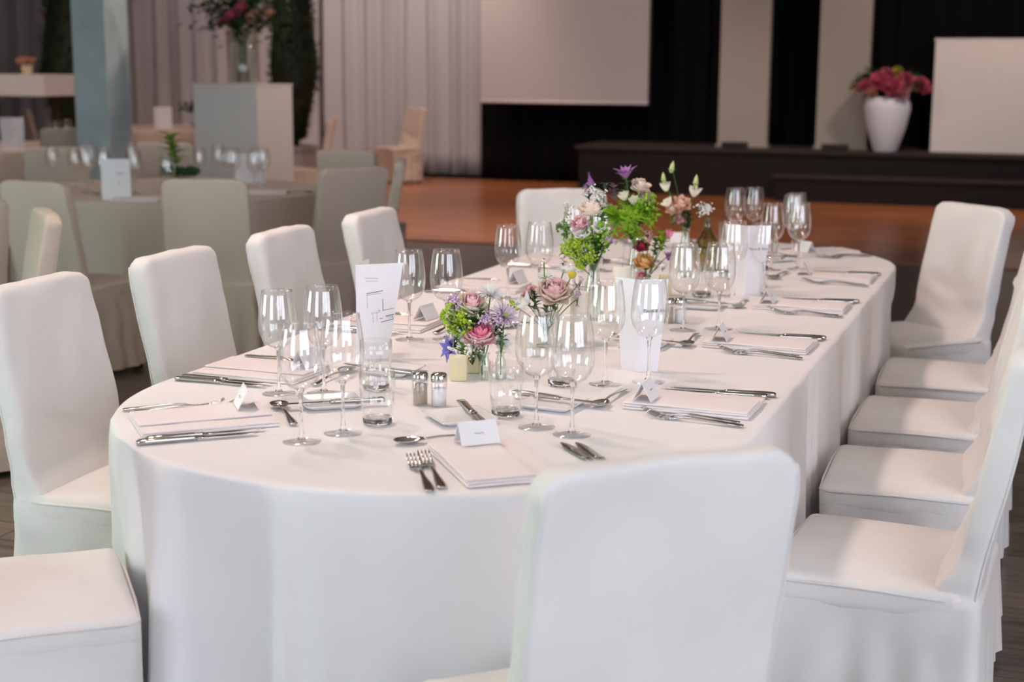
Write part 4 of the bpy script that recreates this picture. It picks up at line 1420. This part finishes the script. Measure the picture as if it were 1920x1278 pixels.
# counted along the round table from the left photo edge
order = sorted(range(len(spots)), key=lambda i: spots[i][0] * .9 + spots[i][1] * .45)
numw = ['first', 'second', 'third', 'fourth', 'fifth', 'sixth', 'seventh', 'eighth', 'ninth', 'tenth', 'eleventh', 'twelfth', 'thirteenth',
        'fourteenth', 'fifteenth', 'sixteenth', 'seventeenth']
for n_i, i in enumerate(order):
    place(WG if i % 2 else WS, (spots[i][0], spots[i][1], ZT), gr.uniform(0, 6),
          'wine glass on the round background table, %s counted from the left' % numw[n_i], 'wine glass', GGL)
place(TU, (-3.55, 2.86, ZT), 0, 'water tumbler right beside the emblem menu card on the round table', 'tumbler', 'tumblers on the background tables')
for i, (x, yv, lab) in enumerate([(-7.45, 7.0, 'wine glass on the far left table, right of its menu card'), (-7.62, 7.4, 'wine glass on the far left table, beside the concrete column'),
                                  (-8.1, 6.9, 'wine glass on the far left table, left of its menu card')]):
    place(WG, (x, yv, ZT), 0, lab, 'wine glass', GGL)
for i, (x, yv, rz, lab) in enumerate([(-3.30, 3.55, .4, 'at the right rim'), (-4.45, 3.0, -.9, 'at the left rim'), (-3.72, 2.83, .2, 'in front of the menu card')]):
    tag(obj('napkin', NAPKIN, M['napkin'], None, (x, yv, ZT), (0, 0, rz)), 'folded pink napkin on the round background table, ' + lab, 'napkin', 'napkins on the round table')
    tag(obj('spoon', SPOON, M['steel'], None, (x + .2, yv + .08, ZT), (0, 0, rz + .5)), 'silver spoon on the round background table, ' + lab, 'spoon', 'spoons on the round table')
# plant on the round table
t_ = thing('table_plant', 'leafy green sprig in a small moss pot on the round background table', 'plant', (-3.95, 3.62, ZT))
obj('pot', MB().lathe([(0, 0), (.05, 0), (.06, .07), (.055, .075), (.05, .06), (0, .055)], 20).mesh('pot'), M['creamvase'], t_)
b = MB()
for i in range(260):
    a, q = gr.uniform(0, 6.28), gr.random() ** .5 * .13
    p = Vector((q * math.cos(a), q * math.sin(a), .09 + gr.uniform(0, .05)))
    b.add(OCT_V, OCT_F, Matrix.Translation(p) @ Matrix.Rotation(gr.uniform(0, 6), 4, 'X') @ Matrix.Diagonal((.013, .012, .004, 1)))
o = obj('moss', b.mesh('moss'), M['leafdk'], t_)
o['kind'] = 'stuff'
obj('stalk', MB().tube([(0, 0, .06), (-.03, 0, .2), (-.05, 0, .33)], .004).mesh('stalk'), M['stem'], t_)
for k in range(15):
    o = obj('leaf', LEAFM, M['leaf'] if k % 2 else M['fern'], t_)
    o.matrix_local = (Matrix.Translation((-.03 - .03 * k / 15, 0, .16 + .013 * k)) @ Matrix.Rotation(k * 2.4, 4, 'Z') @ Matrix.Rotation(-R(60), 4, 'X') @ Matrix.Diagonal((.06, .08, .10, 1)))

# concrete column
cc = thing('concrete_column', 'square grey-green concrete column from floor to ceiling', 'column', (-6.42, 6.31, 0.0005))
obj('shaft', MB().box(-.165, .165, -.165, .165, .08, 4.79).mesh('shaft', False), M['concrete'], cc)
obj('plinth', MB().box(-.175, .175, -.175, .175, 0, .08).mesh('plinth', False), M['concrete'], cc)

# white pedestal with the tall flower vase
pd = thing('display_pedestal', 'tall square white pedestal carrying a flower vase', 'pedestal', (-5.37, 6.88, 0.0005))
obj('box_body', MB().box(-.31, .31, -.31, .31, 0.05, 1.355).mesh('box_body', False), M['whitepaint'], pd)
obj('cover_plate', MB().box(-.315, .315, -.315, .315, 1.355, 1.375).mesh('cover_plate', False), M['whitepaint'], pd)
obj('recessed_base', MB().box(-.28, .28, -.28, .28, 0, .05).mesh('recessed_base', False), M['whitepaint'], pd)
VX, VY, VZ = -5.33, 6.82, 1.376
vv = thing('glass_cylinder_vase', 'tall clear glass cylinder vase on the white pedestal', 'vase', (VX, VY, VZ))
obj('glass_wall', MB().lathe([(0, 0), (.125, 0), (.130, .01), (.140, .45), (.136, .45), (.126, .012), (0, .010)], 32).mesh('glass_wall'), M['vaseglass'], vv)
obj('rim', MB().lathe([(.1405, .447), (.142, .45), (.138, .453), (.1355, .45)], 32).mesh('rim'), M['vaseglass'], vv)
fb = thing('flower_bouquet', 'dark leafy bouquet with pink and peach roses in the tall pedestal vase', 'bouquet', (VX, VY, VZ + .012))
b = MB()
for i in range(14):
    a = i * 2.4
    b.tube([(.05 * math.cos(a), .05 * math.sin(a), .0), (.03 * math.cos(a + 1), .03 * math.sin(a + 1), .3), (.09 * math.cos(a), .09 * math.sin(a), .55)], .004, 5)
o = obj('stems', b.mesh('stems'), M['stemdk'], fb)
o['kind'] = 'stuff'
b = MB()
br = random.Random(8)
LV = [v.co.copy() for v in LEAFM.vertices]; LF = [tuple(p.vertices) for p in LEAFM.polygons]
for i in range(620):
    p = Vector((br.gauss(0, .16), br.gauss(0, .14), .60 + br.gauss(0, .11)))
    s = br.uniform(.05, .10)
    b.add(LV, LF, Matrix.Translation(p) @ Matrix.Rotation(br.uniform(0, 6.3), 4, 'Z') @ Matrix.Rotation(-br.uniform(.2, 2.0), 4, 'X') @ Matrix.Diagonal((s * .5, s, s, 1)))
for (dx, dy, dz) in ((-.36, .02, .46), (-.28, 0, .56), (.26, .1, .62), (.34, .12, .58), (-.38, -.05, .66)):
    for i in range(16):
        t = i / 16
        p = Vector((dx, dy, 0)) * (.3 + .75 * t) + Vector((0, 0, .5 + (dz - .5) * t))
        b.add(LV, LF, Matrix.Translation(p) @ Matrix.Rotation(br.uniform(0, 6.3), 4, 'Z') @ Matrix.Rotation(-br.uniform(.6, 1.8), 4, 'X') @ Matrix.Diagonal((.035, .06, .07, 1)))
o = obj('foliage', b.mesh('foliage'), M['leafdk'], fb)
o['kind'] = 'stuff'
def bg_bloom(parent, p, r, m):
    b = MB()
    PV = [v.co.copy() for v in PET.vertices]; PF = [tuple(q.vertices) for q in PET.polygons]
    for row, (n, ti) in enumerate(((4, 8), (5, 30), (6, 60))):
        for k in range(n):
            b.add(PV, PF, Matrix.Translation(p) @ Matrix.Rotation(.9, 4, 'X') @ petal_mtx(2 * PI * (k + .4 * row) / n, R(ti), r * .2, -r * .3, r * 1.2, r))
    obj('blossom', b.mesh('blossom'), m, parent)
for p, r_, m_ in [((-.06, -.17, .53), .055, 'flpink'), ((.02, -.2, .56), .06, 'flpink'), ((.19, -.13, .55), .07, 'flpeach'), ((-.18, -.12, .58), .05, 'blush'), ((.10, -.18, .62), .06, 'flpink'), ((.28, -.02, .58), .05, 'flpeach')]:
    bg_bloom(fb, Vector(p), r_, M[m_])

# dark topiary trees
def tree(loc, h, r, label, pot_h, seed):
    t = thing('potted_conifer', label, 'tree', loc, 0, 'dark potted trees before the curtain')
    obj('planter', MB().box(-.19, .19, -.19, .19, 0, pot_h).box(-.21, .21, -.21, .21, pot_h - .05, pot_h).mesh('planter', False), M['pot'], t)
    obj('trunk', MB().tube([(0, 0, pot_h - .02), (.02, 0, 1.2), (0, 0, h * .85)], [.05, .04, .02], 8).mesh('trunk'), M['bark'], t)
    rn = random.Random(seed)
    b = MB()
    for i in range(2600):
        q = rn.random()
        z = pot_h + .05 + (h - pot_h) * q
        rr = r * (1.05 - .55 * q) * (.55 + .5 * rn.random() ** .5) * (.35 + .65 * sstep(pot_h, pot_h + .95, z))
        a = rn.uniform(0, 6.28)
        s = rn.uniform(.05, .10)
        b.add([(0, 0, 0), (-.25, 0, .5), (0, .12, 1), (.25, 0, .5)], [(0, 1, 2, 3)],
              Matrix.Translation((rr * math.cos(a), rr * math.sin(a), z)) @ Matrix.Rotation(a - PI / 2 + rn.uniform(-1, 1), 4, 'Z')
              @ Matrix.Rotation(-rn.uniform(.3, 1.5), 4, 'X') @ Matrix.Diagonal((s, s, s, 1)))
    o = obj('foliage', b.mesh('foliage', False), M['treeleaf'], t)
    o['kind'] = 'stuff'
    obj('inner_growth', MB().lathe([(0, pot_h + .05), (r * .34, pot_h + .1), (r * .62, pot_h + .5), (r * .88, pot_h + .95), (r * .75, h * .6), (r * .5, h * .85), (0, h)], 14).mesh('inner_growth'), M['treeleaf'], t)
tree((-9.38, 9.98, .0125), 3.0, .47, 'dark green potted tree left of the concrete column', .45, 1)
tree((-7.50, 11.75, .0125), 3.2, .34, 'dark green potted tree right behind the white pedestal', .55, 2)

# raised white counter at the left with a small flower pot
ct = thing('raised_counter', 'white raised counter slab at the left photo edge, left of the column', 'counter', (0, 0, 0.0125))
obj('slab', MB().box(-11.2, -8.36, 8.05, 8.75, 1.20, 1.415).mesh('slab', False), M['whitepaint'], ct)
obj('slab_leg', MB().box(-11.1, -10.6, 8.2, 8.6, 0, 1.20).mesh('slab_leg', False), M['whitepaint'], ct)
obj('slab_leg', MB().box(-8.75, -8.70, 8.66, 8.74, 0, 1.20).mesh('slab_leg', False), M['bark'], ct)
fp = thing('flower_pot', 'small peach flower pot on the raised white counter', 'flower pot', (-8.75, 8.3, 1.428))
obj('pot', MB().lathe([(0, 0), (.05, 0), (.06, .10), (.055, .10), (.05, .09), (0, .09)], 16).mesh('pot'), M['creamvase'], fp)
for k in range(5):
    bg_bloom(fp, Vector((.06 * math.cos(k * 1.3), .06 * math.sin(k * 1.3), .14)), .045, M['flpeach'])
# pieces at the distant table: low bowl plant
t_ = thing('bowl_plant', 'dark leafy plant on the distant table beside the white pedestal', 'plant', (-8.85, 11.7, ZT))
obj('bowl', MB().lathe([(0, 0), (.06, 0), (.10, .08), (.095, .08), (0, .03)], 18).mesh('bowl'), M['pot'], t_)
b = MB()
for i in range(160):
    p = Vector((br.gauss(0, .08), br.gauss(0, .08), .20 + abs(br.gauss(0, .06))))
    b.add(LV, LF, Matrix.Translation(p) @ Matrix.Rotation(br.uniform(0, 6.3), 4, 'Z') @ Matrix.Rotation(-br.uniform(.2, 2.0), 4, 'X') @ Matrix.Diagonal((.035, .06, .07, 1)))
o = obj('foliage', b.mesh('foliage'), M['leafdk'], t_)
o['kind'] = 'stuff'
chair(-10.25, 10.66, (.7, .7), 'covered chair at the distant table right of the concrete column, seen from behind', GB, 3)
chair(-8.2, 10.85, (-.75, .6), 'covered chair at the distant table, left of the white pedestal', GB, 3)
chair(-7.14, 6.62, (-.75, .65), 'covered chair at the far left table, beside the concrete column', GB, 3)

# white urn with pink flowers on the stage
UX, UY, UZ = -.54, 13.10, .58
ur = thing('flower_urn', 'tapered white urn standing on the stage', 'urn', (UX, UY, UZ))
obj('body', MB().lathe([(0, 0), (.135, 0), (.15, .02), (.24, .32), (.285, .55), (.283, .63), (.255, .70), (.245, .71), (.235, .70), (.255, .62), (.2, .5), (0, .45)], 36).mesh('body'), M['vasewhite'], ur)
obj('rim', MB().lathe([(.256, .70), (.25, .715), (.236, .705)], 36).mesh('rim'), M['vasewhite'], ur)
ur.scale = (.92, .92, .88)
ub = thing('flower_bouquet', 'pink flower bouquet with dark leaves in the white stage urn', 'bouquet', (UX, UY, UZ + .40))
b = MB()
for i in range(420):
    p = Vector((max(-.36, min(.36, br.gauss(0, .2))), max(-.14, min(.14, br.gauss(0, .1))), .31 + abs(br.gauss(0, .08))))
    s = br.uniform(.07, .13)
    b.add(LV, LF, Matrix.Translation(p) @ Matrix.Rotation(br.uniform(0, 6.3), 4, 'Z') @ Matrix.Rotation(-br.uniform(.2, 2.0), 4, 'X') @ Matrix.Diagonal((s * .5, s, s, 1)))
o = obj('foliage', b.mesh('foliage'), M['leafdk'], ub)
o['kind'] = 'stuff'
o = obj('stems', MB().tube([(0, 0, 0), (0, 0, .25)], .05, 8).tube([(.02, 0, 0), (.12, 0, .28)], .02, 6).tube([(-.02, 0, 0), (-.12, 0, .28)], .02, 6).mesh('stems'), M['stemdk'], ub)
for (x, y_, z, r_, m_) in [(-.22, -.16, .36, .09, 'flpink'), (-.08, -.2, .42, .11, 'flpink'), (.06, -.22, .36, .12, 'flpink'), (.16, -.18, .30, .11, 'dusty'), (.2, -.12, .42, .10, 'flpink'),
                          (.36, -.05, .38, .09, 'flpink'), (.42, -.04, .33, .07, 'flpink'), (-.32, -.08, .33, .07, 'flpeach'), (-.02, -.1, .48, .09, 'flpink'), (-.16, -.2, .30, .07, 'flpeach'), (.10, -.05, .52, .06, 'yellow')]:
    bg_bloom(ub, Vector((x, y_, z)), r_, M[m_])
